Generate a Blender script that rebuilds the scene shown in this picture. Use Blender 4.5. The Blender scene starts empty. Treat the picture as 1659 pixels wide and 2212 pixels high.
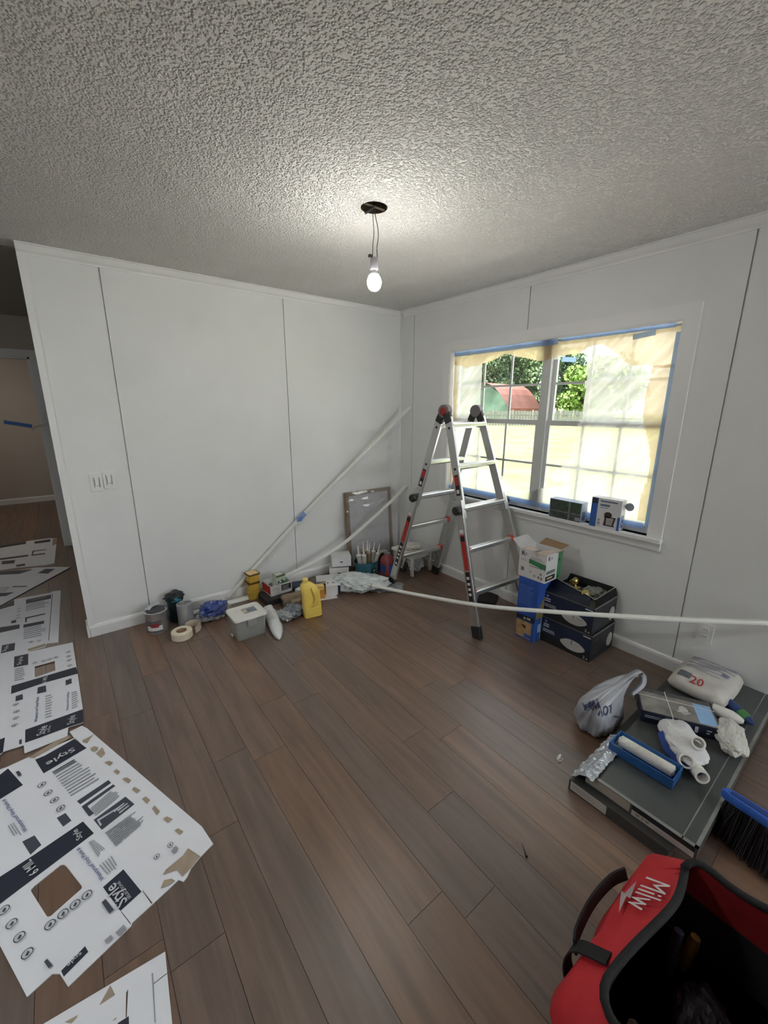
import bpy, bmesh, math, random
from mathutils import Vector, Matrix, noise
random.seed(7)
S = bpy.context.scene
COL = S.collection

# ---------------------------------------------------------------- camera
cam_d = bpy.data.cameras.new('camera')
cam_d.sensor_fit = 'HORIZONTAL'; cam_d.sensor_width = 36.0
cam_d.lens = 888.4 / 1659 * 36.0
cam_d.clip_start = 0.02; cam_d.clip_end = 500
cam = bpy.data.objects.new('camera', cam_d); COL.objects.link(cam)
_r = Vector((0.79038551, -0.61260296, 0.00289247)); _u = Vector((0.1491384, 0.19699484, 0.96899472)); _f = Vector((0.59417883, 0.76544801, -0.24706449))
cam.matrix_world = Matrix(((_r.x, _u.x, -_f.x, -2.7562), (_r.y, _u.y, -_f.y, -3.2882), (_r.z, _u.z, -_f.z, 1.562), (0, 0, 0, 1)))
S.camera = cam

# ---------------------------------------------------------------- daylight and exposure
SKY_STRENGTH = 0.5
SUN_STRENGTH = 11.5
BULB_STRENGTH = 80.0
REAR_FILL_STRENGTH = 38.0  # added fill lamps, out of view: this and the two below
LEFT_FILL_STRENGTH = 26.0
BEDROOM_FILL_STRENGTH = 16.0
S.view_settings.view_transform = 'Standard'
S.view_settings.look = 'None'
S.view_settings.gamma = 1.0
S.view_settings.use_curve_mapping = False
S.view_settings.exposure = 1.53
w = bpy.data.worlds.new('sky'); S.world = w; w.use_nodes = True
nt = w.node_tree; nt.nodes.clear()
wo = nt.nodes.new('ShaderNodeOutputWorld'); bg = nt.nodes.new('ShaderNodeBackground'); sk = nt.nodes.new('ShaderNodeTexSky')
sk.sky_type = 'HOSEK_WILKIE'; sk.turbidity = 4.0; sk.ground_albedo = 0.4
SUN_DIR = Vector((-0.42, 0.48, 0.77)).normalized()
sk.sun_direction = SUN_DIR
mx = nt.nodes.new('ShaderNodeMixRGB'); mx.inputs[0].default_value = 0.72; mx.inputs[2].default_value = (3.1, 3.25, 3.4, 1)
nt.links.new(sk.outputs[0], mx.inputs[1]); nt.links.new(mx.outputs[0], bg.inputs[0]); bg.inputs[1].default_value = SKY_STRENGTH
nt.links.new(bg.outputs[0], wo.inputs[0])
sun_d = bpy.data.lights.new('sun', 'SUN'); sun_d.energy = SUN_STRENGTH; sun_d.angle = 0.02; sun_d.color = (1, .96, .88)
sun = bpy.data.objects.new('sun', sun_d); COL.objects.link(sun)
sun.rotation_euler = SUN_DIR.to_track_quat('Z', 'Y').to_euler()
sun.location = (-10, 10, 20)
def portal(name, loc, rot, sx, sy):     # sampling guide for the daylight through a window: gives off nothing itself
    d = bpy.data.lights.new(name, 'AREA'); d.shape = 'RECTANGLE'; d.size = sx; d.size_y = sy; d.cycles.is_portal = True
    o = bpy.data.objects.new(name, d); COL.objects.link(o); o.location = loc; o.rotation_euler = rot
    return o
portal('window_portal', (0.14, -1.52, 1.42), (0, math.radians(90), 0), 1.26, 1.76)
portal('added_window_portal', (-1.25, -6.62, 1.27), (math.radians(90), 0, 0), 1.7, 2.2)

S.cycles.max_bounces = 8; S.cycles.diffuse_bounces = 5; S.cycles.glossy_bounces = 3; S.cycles.transmission_bounces = 4; S.cycles.transparent_max_bounces = 10
S.cycles.caustics_reflective = False; S.cycles.caustics_refractive = False

# ---------------------------------------------------------------- materials
def lin(c):
    return tuple((x / 255 / 12.92) if x / 255 <= .04045 else ((x / 255 + .055) / 1.055) ** 2.4 for x in c[:3])
MATS = {}
def mat(name, c, rough=.5, metal=0., var=.08, scale=25., bump=0., bscale=80., trans=0., emit=0., spec=.5, alpha=1., stretch=(1, 1, 1), coat=0.):
    if name in MATS: return MATS[name]
    m = bpy.data.materials.new(name); m.use_nodes = True; MATS[name] = m
    n = m.node_tree.nodes; l = m.node_tree.links
    p = n['Principled BSDF']; c = lin(c)
    tc = n.new('ShaderNodeTexCoord'); mp = n.new('ShaderNodeMapping'); mp.inputs['Scale'].default_value = stretch
    l.new(tc.outputs['Object'], mp.inputs[0])
    nz = n.new('ShaderNodeTexNoise'); nz.inputs['Scale'].default_value = scale; nz.inputs['Detail'].default_value = 4
    l.new(mp.outputs[0], nz.inputs['Vector'])
    r = n.new('ShaderNodeValToRGB'); r.color_ramp.elements[0].position = .3; r.color_ramp.elements[1].position = .7
    r.color_ramp.elements[0].color = (*[x * (1 - var) for x in c], 1); r.color_ramp.elements[1].color = (*[min(1, x * (1 + var)) for x in c], 1)
    l.new(nz.outputs[0], r.inputs[0]); l.new(r.outputs[0], p.inputs['Base Color'])
    p.inputs['Roughness'].default_value = rough; p.inputs['Metallic'].default_value = metal
    p.inputs['Specular IOR Level'].default_value = spec
    p.inputs['Transmission Weight'].default_value = trans; p.inputs['Alpha'].default_value = alpha
    p.inputs['Coat Weight'].default_value = coat
    if emit:
        p.inputs['Emission Color'].default_value = (*c, 1); p.inputs['Emission Strength'].default_value = emit
    if bump:
        b = n.new('ShaderNodeBump'); b.inputs['Strength'].default_value = bump; b.inputs['Distance'].default_value = .01
        n2 = n.new('ShaderNodeTexNoise'); n2.inputs['Scale'].default_value = bscale; n2.inputs['Detail'].default_value = 3
        l.new(mp.outputs[0], n2.inputs['Vector']); l.new(n2.outputs[0], b.inputs['Height']); l.new(b.outputs[0], p.inputs['Normal'])
    return m
def film(name, c, clear=.6, gloss=.15, rough=.12, streak=.2, scale=6., stretch=(1, 1, 1), translucent=.5, tilt=0.):
    """thin plastic sheet: part clear, part milky, part glossy"""
    if name in MATS: return MATS[name]
    m = bpy.data.materials.new(name); m.use_nodes = True; MATS[name] = m
    n = m.node_tree.nodes; l = m.node_tree.links; n.clear(); c = lin(c)
    out = n.new('ShaderNodeOutputMaterial')
    tr = n.new('ShaderNodeBsdfTransparent'); tr.inputs[0].default_value = (*[.5 + .5 * x for x in c], 1)
    di = n.new('ShaderNodeBsdfDiffuse'); di.inputs[0].default_value = (*c, 1)
    tl = n.new('ShaderNodeBsdfTranslucent'); tl.inputs[0].default_value = (*c, 1)
    gl = n.new('ShaderNodeBsdfGlossy'); gl.inputs['Roughness'].default_value = rough; gl.inputs[0].default_value = (.9, .9, .9, 1)
    m1 = n.new('ShaderNodeMixShader'); m1.inputs[0].default_value = translucent; l.new(di.outputs[0], m1.inputs[1]); l.new(tl.outputs[0], m1.inputs[2])
    m2 = n.new('ShaderNodeMixShader'); l.new(m1.outputs[0], m2.inputs[1]); l.new(tr.outputs[0], m2.inputs[2])
    tc = n.new('ShaderNodeTexCoord'); mp = n.new('ShaderNodeMapping'); mp.inputs['Scale'].default_value = stretch; mp.inputs['Rotation'].default_value = (tilt, 0, 0); mp.vector_type = 'TEXTURE' if tilt else 'POINT'; l.new(tc.outputs['Object'], mp.inputs[0])
    nz = n.new('ShaderNodeTexNoise'); nz.inputs['Scale'].default_value = scale; nz.inputs['Detail'].default_value = 5; l.new(mp.outputs[0], nz.inputs['Vector'])
    ma = n.new('ShaderNodeMath'); ma.operation = 'MULTIPLY_ADD'; l.new(nz.outputs[0], ma.inputs[0]); ma.inputs[1].default_value = streak * 2; ma.inputs[2].default_value = clear - streak; ma.use_clamp = True
    l.new(ma.outputs[0], m2.inputs[0])
    m3 = n.new('ShaderNodeMixShader'); m3.inputs[0].default_value = gloss; l.new(m2.outputs[0], m3.inputs[1]); l.new(gl.outputs[0], m3.inputs[2])
    l.new(m3.outputs[0], out.inputs[0])
    return m

# ---------------------------------------------------------------- object helpers
def link_mesh(name, me, parent=None):
    o = bpy.data.objects.new(name, me); COL.objects.link(o)
    if parent is not None: o.parent = parent
    return o
def tag(o, label, cat, group=None):
    o['label'] = label; o['category'] = cat
    if group: o['group'] = group
    return o
def thing(name, label, cat, loc=(0, 0, 0), rotz=0., group=None, rot=None):
    o = bpy.data.objects.new(name, None); COL.objects.link(o); o.empty_display_size = .05
    o.location = loc; o.rotation_euler = rot if rot else (0, 0, rotz)
    return tag(o, label, cat, group)
def part(name, bm, m, parent=None, world=False, smooth=False, bevel=0., label=None, kind=None):
    """one bmesh -> one mesh object; world=True: the shape was written in room coordinates"""
    if bevel:
        bmesh.ops.bevel(bm, geom=[e for e in bm.edges if len(e.link_faces) == 2 and e.calc_face_angle(0) > .5], offset=bevel, segments=2, affect='EDGES', profile=.5)
    if world and parent is not None:
        mi = Matrix.LocRotScale(parent.location, parent.rotation_euler, None).inverted()
        bmesh.ops.transform(bm, matrix=mi, verts=bm.verts)
    me = bpy.data.meshes.new(name)
    if smooth:
        for f in bm.faces: f.smooth = True
    bm.normal_update(); bm.to_mesh(me); bm.free()
    for x in (m if isinstance(m, (list, tuple)) else [m]): me.materials.append(x)
    o = link_mesh(name, me, parent)
    if smooth == 'auto':
        me.set_sharp_from_angle(angle=.7)
    if label: o['label'] = label
    if kind: o['kind'] = kind
    return o
def struct(name, bm, m, label=None, **k):
    o = part(name, bm, m, **k); o['kind'] = 'structure'
    if label: o['label'] = label
    return o
B_ = bmesh.new
def box(bm, lo, hi, M=None):
    vs = [bm.verts.new(Vector((x, y, z))) for x in (lo[0], hi[0]) for y in (lo[1], hi[1]) for z in (lo[2], hi[2])]
    for f in ((0, 1, 3, 2), (4, 6, 7, 5), (0, 4, 5, 1), (2, 3, 7, 6), (0, 2, 6, 4), (1, 5, 7, 3)): bm.faces.new([vs[i] for i in f])
    if M is not None: bmesh.ops.transform(bm, matrix=M, verts=vs)
    return bm
def bx(lo, hi): return box(B_(), lo, hi)
def beam(bm, p0, p1, wide, thick, axis):
    """bar from p0 to p1; thick along axis, wide across it"""
    p0 = Vector(p0); p1 = Vector(p1); d = (p1 - p0); L = d.length; d.normalize()
    a = Vector(axis); a = (a - d * a.dot(d)).normalized(); b = d.cross(a)
    M = Matrix((a, b, d)).transposed().to_4x4(); M.translation = p0
    return box(bm, (-thick / 2, -wide / 2, 0), (thick / 2, wide / 2, L), M)
def lathe(bm, prof, n=24, M=None, cap=True):
    rings = []
    new = []
    for r, z in prof:
        ring = [bm.verts.new((r * math.cos(2 * math.pi * i / n), r * math.sin(2 * math.pi * i / n), z)) for i in range(n)]; rings.append(ring); new += ring
    for a, b in zip(rings, rings[1:]):
        for i in range(n): bm.faces.new((a[i], a[(i + 1) % n], b[(i + 1) % n], b[i]))
    if cap:
        bm.faces.new(rings[0][::-1]); bm.faces.new(rings[-1])
    if M is not None: bmesh.ops.transform(bm, matrix=M, verts=new)
    return bm
def aim(p0, p1):
    d = (Vector(p1) - Vector(p0)).normalized(); M = d.to_track_quat('Z', 'Y').to_matrix().to_4x4(); M.translation = Vector(p0); return M
def rod(bm, p0, p1, r, n=10, r2=None):
    L = (Vector(p1) - Vector(p0)).length
    return lathe(bm, [(r, 0), (r2 if r2 is not None else r, L)], n, aim(p0, p1))
def catmull(pts, n=8):
    P = [Vector(p) for p in pts]; P = [P[0] * 2 - P[1]] + P + [P[-1] * 2 - P[-2]]; out = []
    for i in range(1, len(P) - 2):
        for k in range(n):
            t = k / n; a, b, c, d = P[i - 1:i + 3]
            out.append(.5 * (2 * b + (c - a) * t + (2 * a - 5 * b + 4 * c - d) * t * t + (3 * b - a - 3 * c + d) * t ** 3))
    out.append(P[-2]); return out
def sweep(bm, pts, section, up=(0, 0, 1), closed=False):
    """sweep a 2D section (list of (side, up)) along pts"""
    P = [Vector(p) for p in pts]; up = Vector(up); rings = []; N = len(P)
    for i, p in enumerate(P):
        if closed: d = P[(i + 1) % N] - P[i - 1]
        else: d = P[min(i + 1, N - 1)] - P[max(i - 1, 0)]
        d.normalize(); s = d.cross(up)
        if s.length < 1e-4: s = d.cross(Vector((1, 0, 0)))
        s.normalize(); u = s.cross(d)
        rings.append([bm.verts.new(p + s * a + u * b) for a, b in section])
    k = len(section)
    R = list(zip(rings, rings[1:])) + ([(rings[-1], rings[0])] if closed else [])
    for a, b in R:
        for j in range(k): bm.faces.new((a[j], a[(j + 1) % k], b[(j + 1) % k], b[j]))
    if not closed:
        bm.faces.new(rings[0][::-1]); bm.faces.new(rings[-1])
    return bm
def circ(r, n=8, e=1.): return [(r * math.cos(2 * math.pi * i / n), r * e * math.sin(2 * math.pi * i / n)) for i in range(n)]
def rect(w, h): return [(-w / 2, -h / 2), (w / 2, -h / 2), (w / 2, h / 2), (-w / 2, h / 2)]
def flat_mesh(name, loops, thick):
    """2D outline with holes -> solid sheet lying in xy, top at z=thick"""
    cu = bpy.data.curves.new(name, 'CURVE'); cu.dimensions = '2D'; cu.fill_mode = 'BOTH'; cu.extrude = thick / 2
    for lp in loops:
        s = cu.splines.new('POLY'); s.points.add(len(lp) - 1); s.use_cyclic_u = True
        for q, pt in zip(lp, s.points): pt.co = (q[0], q[1], 0, 1)
    o = bpy.data.objects.new(name, cu); me = bpy.data.meshes.new_from_object(o)
    bpy.data.objects.remove(o); bpy.data.curves.remove(cu)
    for v in me.vertices: v.co.z += thick / 2
    me.name = name
    return me
def text_mesh(s, bold=.012):
    cu = bpy.data.curves.new('t', 'FONT'); cu.body = s; cu.offset = bold; cu.size = 1; cu.resolution_u = 2
    o = bpy.data.objects.new('t', cu); me = bpy.data.meshes.new_from_object(o)
    bpy.data.objects.remove(o); bpy.data.curves.remove(cu)
    return me
def lettering(parent, s, o, x, y, m, h=None, width=None, name='lettering', bold=0.):
    """printed words: baseline starts at o, runs along x, letters rise along y"""
    me = text_mesh(s)
    x = Vector(x).normalized(); y = Vector(y).normalized(); n = x.cross(y)
    xs = [v.co.x for v in me.vertices]; x0 = min(xs); wd = max(xs) - x0
    sx = (width / wd) if width else h / .7
    sy = (h / .7) if h else sx
    for v in me.vertices:
        c = v.co.copy(); v.co = Vector(o) + x * ((c.x - x0) * sx) + y * (c.y * sy) + n * .0006
    me.materials.clear(); me.materials.append(m); me.name = name
    return link_mesh(name, me, parent)
class Face:
    """frame of one face of a carton: u right, v up, in metres"""
    def __init__(s, o, x, y, w, h): s.o, s.x, s.y, s.w, s.h = Vector(o), Vector(x), Vector(y), w, h; s.n = s.x.cross(s.y)
    def at(s, u, v, e=.0004): return s.o + s.x * (u * s.w) + s.y * (v * s.h) + s.n * e
def faces_of(sx, sy, sz):
    a, b = sx / 2, sy / 2
    return {'-x': Face((-a, b, 0), (0, -1, 0), (0, 0, 1), sy, sz), '+x': Face((a, -b, 0), (0, 1, 0), (0, 0, 1), sy, sz),
            '-y': Face((-a, -b, 0), (1, 0, 0), (0, 0, 1), sx, sz), '+y': Face((a, b, 0), (-1, 0, 0), (0, 0, 1), sx, sz),
            '+z': Face((-a, -b, sz), (1, 0, 0), (0, 1, 0), sx, sy)}
def decal(parent, F, polys, m, name='printed_panel', e=.0004):
    """flat print on a face; polys in 0..1 of the face: rectangles (u0,v0,u1,v1) or point lists"""
    bm = B_()
    for q in polys:
        if len(q) == 4 and not isinstance(q[0], (tuple, list)): q = [(q[0], q[1]), (q[2], q[1]), (q[2], q[3]), (q[0], q[3])]
        bm.faces.new([bm.verts.new(F.at(u, v, e)) for u, v in q])
    return part(name, bm, m, parent)
def say(parent, F, s, u, v, m, h=None, width=None, rot=False):
    x, y = (F.y, -F.x) if rot else (F.x, F.y)
    return lettering(parent, s, F.at(u, v), x, y, m, h=h, width=width)
def ell(cu, cv, ru, rv, n=20, wob=0.): return [(cu + ru * math.cos(2 * math.pi * i / n) * (1 + wob * math.cos(8 * math.pi * i / n)), cv + rv * math.sin(2 * math.pi * i / n)) for i in range(n)]
def lines(u0, u1, v0, v1, n, duty=.45, ragged=.25, seed=1):
    r = random.Random(seed); out = []
    for i in range(n):
        a = v0 + (v1 - v0) * i / n; out.append((u0, a, u0 + (u1 - u0) * (1 - ragged * r.random()), a + (v1 - v0) / n * duty))
    return out
def carton(name, label, cat, loc, size, m, rotz=0., group=None, rot=None, bevel=.002):
    t = thing(name, label, cat, loc, rotz, group, rot); a, b, c = size
    part('body', bx((-a / 2, -b / 2, 0), (a / 2, b / 2, c)), m, t, bevel=bevel)
    return t, faces_of(a, b, c)
def crumple(size, sub=4, amp=.12, freq=3., seed=0, flat=True, ridge=.5, shape=None):
    """crinkled soft thing of the given size, resting on z=0"""
    bm = B_(); bmesh.ops.create_icosphere(bm, subdivisions=sub, radius=1)
    off = Vector((seed * 7.3, seed * 3.1, seed * 1.7))
    for v in bm.verts:
        c = v.co.copy(); n1 = noise.noise(c * freq + off); n2 = abs(noise.noise(c * freq * 2.3 + off)); n3 = abs(noise.noise(c * freq * 5 + off))
        k = 1 + amp * (n1 * 1.2 + ridge * (.6 - 2.2 * n2) + ridge * .22 * (.5 - 2 * n3))
        c = c * k
        if shape: c = shape(c)
        v.co = Vector((c.x * size[0] / 2, c.y * size[1] / 2, (c.z * .5 + .5) * size[2]))
        if flat and v.co.z < 0.012 * 1: v.co.z = max(0., v.co.z * .3)
        if flat: v.co.z = max(v.co.z, 0.)
    return bm

# ================================================================ the room
WALL = mat('wall_paint', (225, 226, 224), rough=.55, var=.025, scale=3, bump=.05, bscale=120)
TRIM = mat('trim_paint', (229, 229, 227), rough=.4, var=.02, scale=5)
def ceiling_mat():
    m = mat('popcorn_ceiling', (243, 242, 238), rough=.95, var=.03, scale=2)
    n = m.node_tree.nodes; l = m.node_tree.links; p = n['Principled BSDF']
    tc = n.new('ShaderNodeTexCoord')
    a = n.new('ShaderNodeTexNoise'); a.inputs['Scale'].default_value = 72; a.inputs['Detail'].default_value = 2; a.inputs['Roughness'].default_value = .55
    v = n.new('ShaderNodeTexVoronoi'); v.inputs['Scale'].default_value = 120
    l.new(tc.outputs['Object'], a.inputs['Vector']); l.new(tc.outputs['Object'], v.inputs['Vector'])
    s = n.new('ShaderNodeMath'); s.operation = 'MULTIPLY_ADD'; l.new(v.outputs['Distance'], s.inputs[0]); s.inputs[1].default_value = -.55; l.new(a.outputs[0], s.inputs[2])
    r = n.new('ShaderNodeValToRGB'); r.color_ramp.elements[0].position = .12; r.color_ramp.elements[1].position = .5; l.new(s.outputs[0], r.inputs[0])
    b = n.new('ShaderNodeBump'); b.inputs['Strength'].default_value = 1.0; b.inputs['Distance'].default_value = .0115
    l.new(r.outputs[0], b.inputs['Height']); l.new(b.outputs[0], p.inputs['Normal'])
    return m
CEIL = ceiling_mat()
def floor_mat():
    m = bpy.data.materials.new('vinyl_plank'); m.use_nodes = True; n = m.node_tree.nodes; l = m.node_tree.links; p = n['Principled BSDF']
    oi = n.new('ShaderNodeObjectInfo'); ge = n.new('ShaderNodeNewGeometry'); ad = n.new('ShaderNodeMath'); ad.operation = 'ADD'
    l.new(oi.outputs['Random'], ad.inputs[0]); l.new(ge.outputs['Random Per Island'], ad.inputs[1])
    fr = n.new('ShaderNodeMath'); fr.operation = 'FRACT'; l.new(ad.outputs[0], fr.inputs[0])
    tc = n.new('ShaderNodeTexCoord'); mp = n.new('ShaderNodeMapping'); mp.inputs['Scale'].default_value = (14, 1.1, 14)
    mu = n.new('ShaderNodeMath'); mu.operation = 'MULTIPLY'; mu.inputs[1].default_value = 37; l.new(fr.outputs[0], mu.inputs[0])
    cb = n.new('ShaderNodeCombineXYZ'); l.new(mu.outputs[0], cb.inputs[0]); l.new(mu.outputs[0], cb.inputs[1]); l.new(mu.outputs[0], cb.inputs[2])
    l.new(tc.outputs['Object'], mp.inputs[0]); l.new(cb.outputs[0], mp.inputs['Location'])
    nz = n.new('ShaderNodeTexNoise'); nz.inputs['Scale'].default_value = 1.6; nz.inputs['Detail'].default_value = 7; nz.inputs['Roughness'].default_value = .62; nz.inputs['Distortion'].default_value = .6
    l.new(mp.outputs[0], nz.inputs['Vector'])
    r = n.new('ShaderNodeValToRGB'); e = r.color_ramp.elements; e[0].position = .28; e[1].position = .74
    e[0].color = (*lin((88, 67, 53)), 1); e[1].color = (*lin((124, 97, 78)), 1); l.new(nz.outputs[0], r.inputs[0])
    hs = n.new('ShaderNodeHueSaturation'); l.new(r.outputs[0], hs.inputs['Color'])
    mr = n.new('ShaderNodeMapRange'); mr.inputs['To Min'].default_value = .88; mr.inputs['To Max'].default_value = 1.12; l.new(fr.outputs[0], mr.inputs['Value']); l.new(mr.outputs[0], hs.inputs['Value'])
    mr2 = n.new('ShaderNodeMapRange'); mr2.inputs['To Min'].default_value = .75; mr2.inputs['To Max'].default_value = 1.1; l.new(fr.outputs[0], mr2.inputs['Value']); l.new(mr2.outputs[0], hs.inputs['Saturation'])
    l.new(hs.outputs[0], p.inputs['Base Color']); p.inputs['Roughness'].default_value = .38
    p.inputs['Specular IOR Level'].default_value = 1.0
    b = n.new('ShaderNodeBump'); b.inputs['Strength'].default_value = .12; b.inputs['Distance'].default_value = .002; l.new(nz.outputs[0], b.inputs['Height']); l.new(b.outputs[0], p.inputs['Normal'])
    return m
PLANK = floor_mat()
SUB = mat('subfloor', (38, 30, 26), rough=.9)
XL, YR, YF, H = -6.0, -6.6, 5.64, 2.44

floor = struct('floor', bx((XL, YR, -.10), (0.12, YF, -.0045)), SUB, label='dark brown wood-look vinyl plank floor')
pw, pl, gap = .152, 1.22, .0014
spots = []
for i in range(int((0 - XL) / pw) + 1):
    x1 = -i * pw; x0 = max(x1 - pw, XL)
    off = (i * .47 + .13 * ((i * 7) % 5)) % 1 * pl
    y = YF + off
    while y > YR:
        a, b = max(y - pl, YR), min(y, YF)
        if b - a > .02 and x1 - x0 > .02: spots.append((x0, x1, a, b))
        y -= pl
spots.sort(key=lambda s: math.hypot((s[0] + s[1]) / 2 + 1.9, ((s[2] + s[3]) / 2 + 1.5)))
plank_mesh = {}
def plank_bm(w_, l_):
    return bx((-w_ / 2 + gap / 2, -l_ / 2 + gap / 2, -.0045), (w_ / 2 - gap / 2, l_ / 2 - gap / 2, 0))
for x0, x1, a, b in spots[:298]:
    k = (round(x1 - x0, 3), round(b - a, 3))
    if k not in plank_mesh:
        o = part('plank', plank_bm(*k), PLANK, floor); plank_mesh[k] = o.data
    else: o = link_mesh('plank', plank_mesh[k], floor)
    o.location = ((x0 + x1) / 2, (a + b) / 2, 0)
bm = B_()
for x0, x1, a, b in spots[298:]: box(bm, (x0 + gap / 2, a + gap / 2, -.0045), (x1 - gap / 2, b - gap / 2, 0))
part('plank_field', bm, PLANK, floor, kind='stuff')

# ceiling, with the hole for the lamp's junction box
LX, LY = -1.474, -1.556
n = 28; hole = [(LX + .062 * math.cos(2 * math.pi * i / n), LY + .062 * math.sin(2 * math.pi * i / n)) for i in range(n)]
me = flat_mesh('ceiling', [[(XL, YR), (.12, YR), (.12, .1), (XL, .1)], hole], .02)
me.materials.append(CEIL); ceil = link_mesh('ceiling', me); ceil.location = (0, 0, H); ceil['kind'] = 'structure'; ceil['label'] = 'white popcorn-textured ceiling'
struct('roof_deck', bx((XL - .3, YR - .3, H + .3), (.45, YF + .3, H + .36)), mat('roof_deck', (90, 88, 85)))
HALLC = mat('hall_ceiling_shade', (172, 170, 160), rough=.9, var=.03, bump=.3, bscale=90)  # greyer colour stands in for the hall ceiling lying in shade
struct('ceiling_hall', bx((XL, .1, H), (.12, YF, H + .02)), HALLC, label='flat ceiling of the hall beyond, coloured greyer to stand for shade')

# walls: a core plus separate sheet panels with open joints
def panelled(name, core, panels, label):
    wl = struct(name, core, WALL, label=label)
    for bmv in panels: part('panel', bmv, WALL, wl)
    return wl
g = .0036; pt = .013
bm = bx((-2.78, pt, 0), (0, .10, H))
pan = []
for a, b in ((-2.78, -2.419), (-2.419, -1.217), (-1.217, 0)): pan.append(bx((a + g, 0, 0), (b - g, pt - .0002, H)))
wl = panelled('wall_left', bm, pan, 'white panelled wall behind the clutter, with two vertical joints')
# window wall
OY0, OY1, OZ0, OZ1 = -2.385, -.672, .80, 2.03      # window opening
def wall_pieces(bm, x0, x1, ya, yb, hole=True):
    """one wall slab between ya<yb with the window opening cut out of it"""
    if not hole or yb <= OY0 or ya >= OY1: return box(bm, (x0, ya, 0), (x1, yb, H))
    if ya < OY0: box(bm, (x0, ya, 0), (x1, OY0, H))
    if yb > OY1: box(bm, (x0, OY1, 0), (x1, yb, H))
    m0, m1 = max(ya, OY0), min(yb, OY1)
    box(bm, (x0, m0, 0), (x1, m1, OZ0)); box(bm, (x0, m0, OZ1), (x1, m1, H))
    return bm
bm = wall_pieces(B_(), pt, .12, YR, .1)
pan = [wall_pieces(B_(), 0, pt - .0002, a + g, b - g) for a, b in ((-.19, 0), (-1.406, -.19), (-2.621, -1.406), (-3.84, -2.621), (-5.06, -3.84), (YR, -5.06))]
panelled('wall_right', bm, pan, 'greyish white panelled wall with the large window')
# walls behind and beside the camera, and the rooms beyond the opening on the left
bm = B_()
WX0, WX1, WZ0, WZ1 = -2.1, -.4, .2, 2.34
box(bm, (XL, YR - .12, 0), (WX0, YR, H)); box(bm, (WX1, YR - .12, 0), (.12, YR, H)); box(bm, (WX0, YR - .12, 0), (WX1, YR, WZ0)); box(bm, (WX0, YR - .12, WZ1), (WX1, YR, H))
struct('wall_rear', bm, WALL)
struct('wall_far_left', bx((XL - .12, YR - .12, 0), (XL, YF, H)), WALL)
DY = 2.52; DX0, DX1, DZ = -3.72, -2.893, 2.05
bm = B_(); box(bm, (XL, DY, 0), (DX0, DY + .1, H)); box(bm, (DX1, DY, 0), (.12, DY + .1, H)); box(bm, (DX0, DY, DZ), (DX1, DY + .1, H))
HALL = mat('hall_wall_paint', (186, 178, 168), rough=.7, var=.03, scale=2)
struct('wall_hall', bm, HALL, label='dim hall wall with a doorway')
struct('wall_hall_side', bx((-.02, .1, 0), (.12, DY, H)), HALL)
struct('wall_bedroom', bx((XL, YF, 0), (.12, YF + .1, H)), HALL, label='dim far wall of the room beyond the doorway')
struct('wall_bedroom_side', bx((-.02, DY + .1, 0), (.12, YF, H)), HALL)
# doorway casing
door = bpy.data.objects.new('door_1', None); COL.objects.link(door); door['kind'] = 'structure'; door['label'] = 'white door casing around the dark doorway'; door.location = (DX1, DY, 0)
part('side_casing', bx((DX1, DY - .018, 0), (DX1 + .075, DY, DZ + .07)), TRIM, door, world=True, bevel=.004)
part('side_casing', bx((DX0 - .075, DY - .018, 0), (DX0, DY, DZ + .07)), TRIM, door, world=True, bevel=.004)
part('head_casing', bx((DX0, DY - .018, DZ), (DX1, DY, DZ + .07)), TRIM, door, world=True, bevel=.004)
part('jamb', box(box(box(B_(), (DX1 - .018, DY, 0), (DX1, DY + .1, DZ)), (DX0, DY, 0), (DX0 + .018, DY + .1, DZ)), (DX0, DY, DZ - .018), (DX1, DY + .1, DZ)), TRIM, door, world=True)

# trims
def base_prof(h=.085, t=.014): return [(0, 0), (t, 0), (t, h - .02), (t * .75, h - .006), (t * .35, h), (0, h)]
def along(bm, p0, p1, nrm, prof):
    """extrude a profile (out, up) along p0->p1 with outward normal nrm"""
    p0 = Vector(p0); p1 = Vector(p1); nrm = Vector(nrm); u = Vector((0, 0, 1))
    a = [bm.verts.new(p0 + nrm * o + u * h) for o, h in prof]; b = [bm.verts.new(p1 + nrm * o + u * h) for o, h in prof]
    k = len(prof)
    for j in range(k): bm.faces.new((a[j], a[(j + 1) % k], b[(j + 1) % k], b[j]))
    bm.faces.new(a[::-1]); bm.faces.new(b); bmesh.ops.recalc_face_normals(bm, faces=bm.faces); return bm
struct('baseboard_left', along(B_(), (-2.795, 0, 0), (0, 0, 0), (0, -1, 0), base_prof()), TRIM, label='white baseboard along the left wall')
struct('baseboard_right', along(B_(), (0, -.014, 0), (0, YR, 0), (-1, 0, 0), base_prof()), TRIM, label='white baseboard under the window')
struct('baseboard_far', along(B_(), (XL, YF, 0), (-.02, YF, 0), (0, -1, 0), base_prof(.09)), TRIM)
crown = [(0, -.056), (.006, -.056), (.009, -.046), (.02, -.034), (.03, -.016), (.034, -.008), (.042, -.006), (.042, 0), (0, 0)]
struct('trim_1', along(B_(), (-2.80, 0, H), (0, 0, H), (0, -1, 0), crown), TRIM, label='crown moulding over the left wall')
struct('trim_2', along(B_(), (0, -.042, H), (0, YR, H), (-1, 0, 0), crown), TRIM, label='crown moulding over the window wall')
struct('trim_3', bx((-2.80, -.008, .0), (-2.764, .108, H - .056)), TRIM, bevel=.006, label='rounded trim capping the free end of the left wall')
struct('trim_4', lathe(B_(), [(.012, 0), (.012, H)], 12, Matrix.Translation((-.002, -.002, 0))), TRIM, smooth=True, label='slim corner bead between the two walls')
struct('baseboard_wall_end', bx((-2.812, -.014, 0), (-2.80, .112, .085)), TRIM, bevel=.003)

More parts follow.
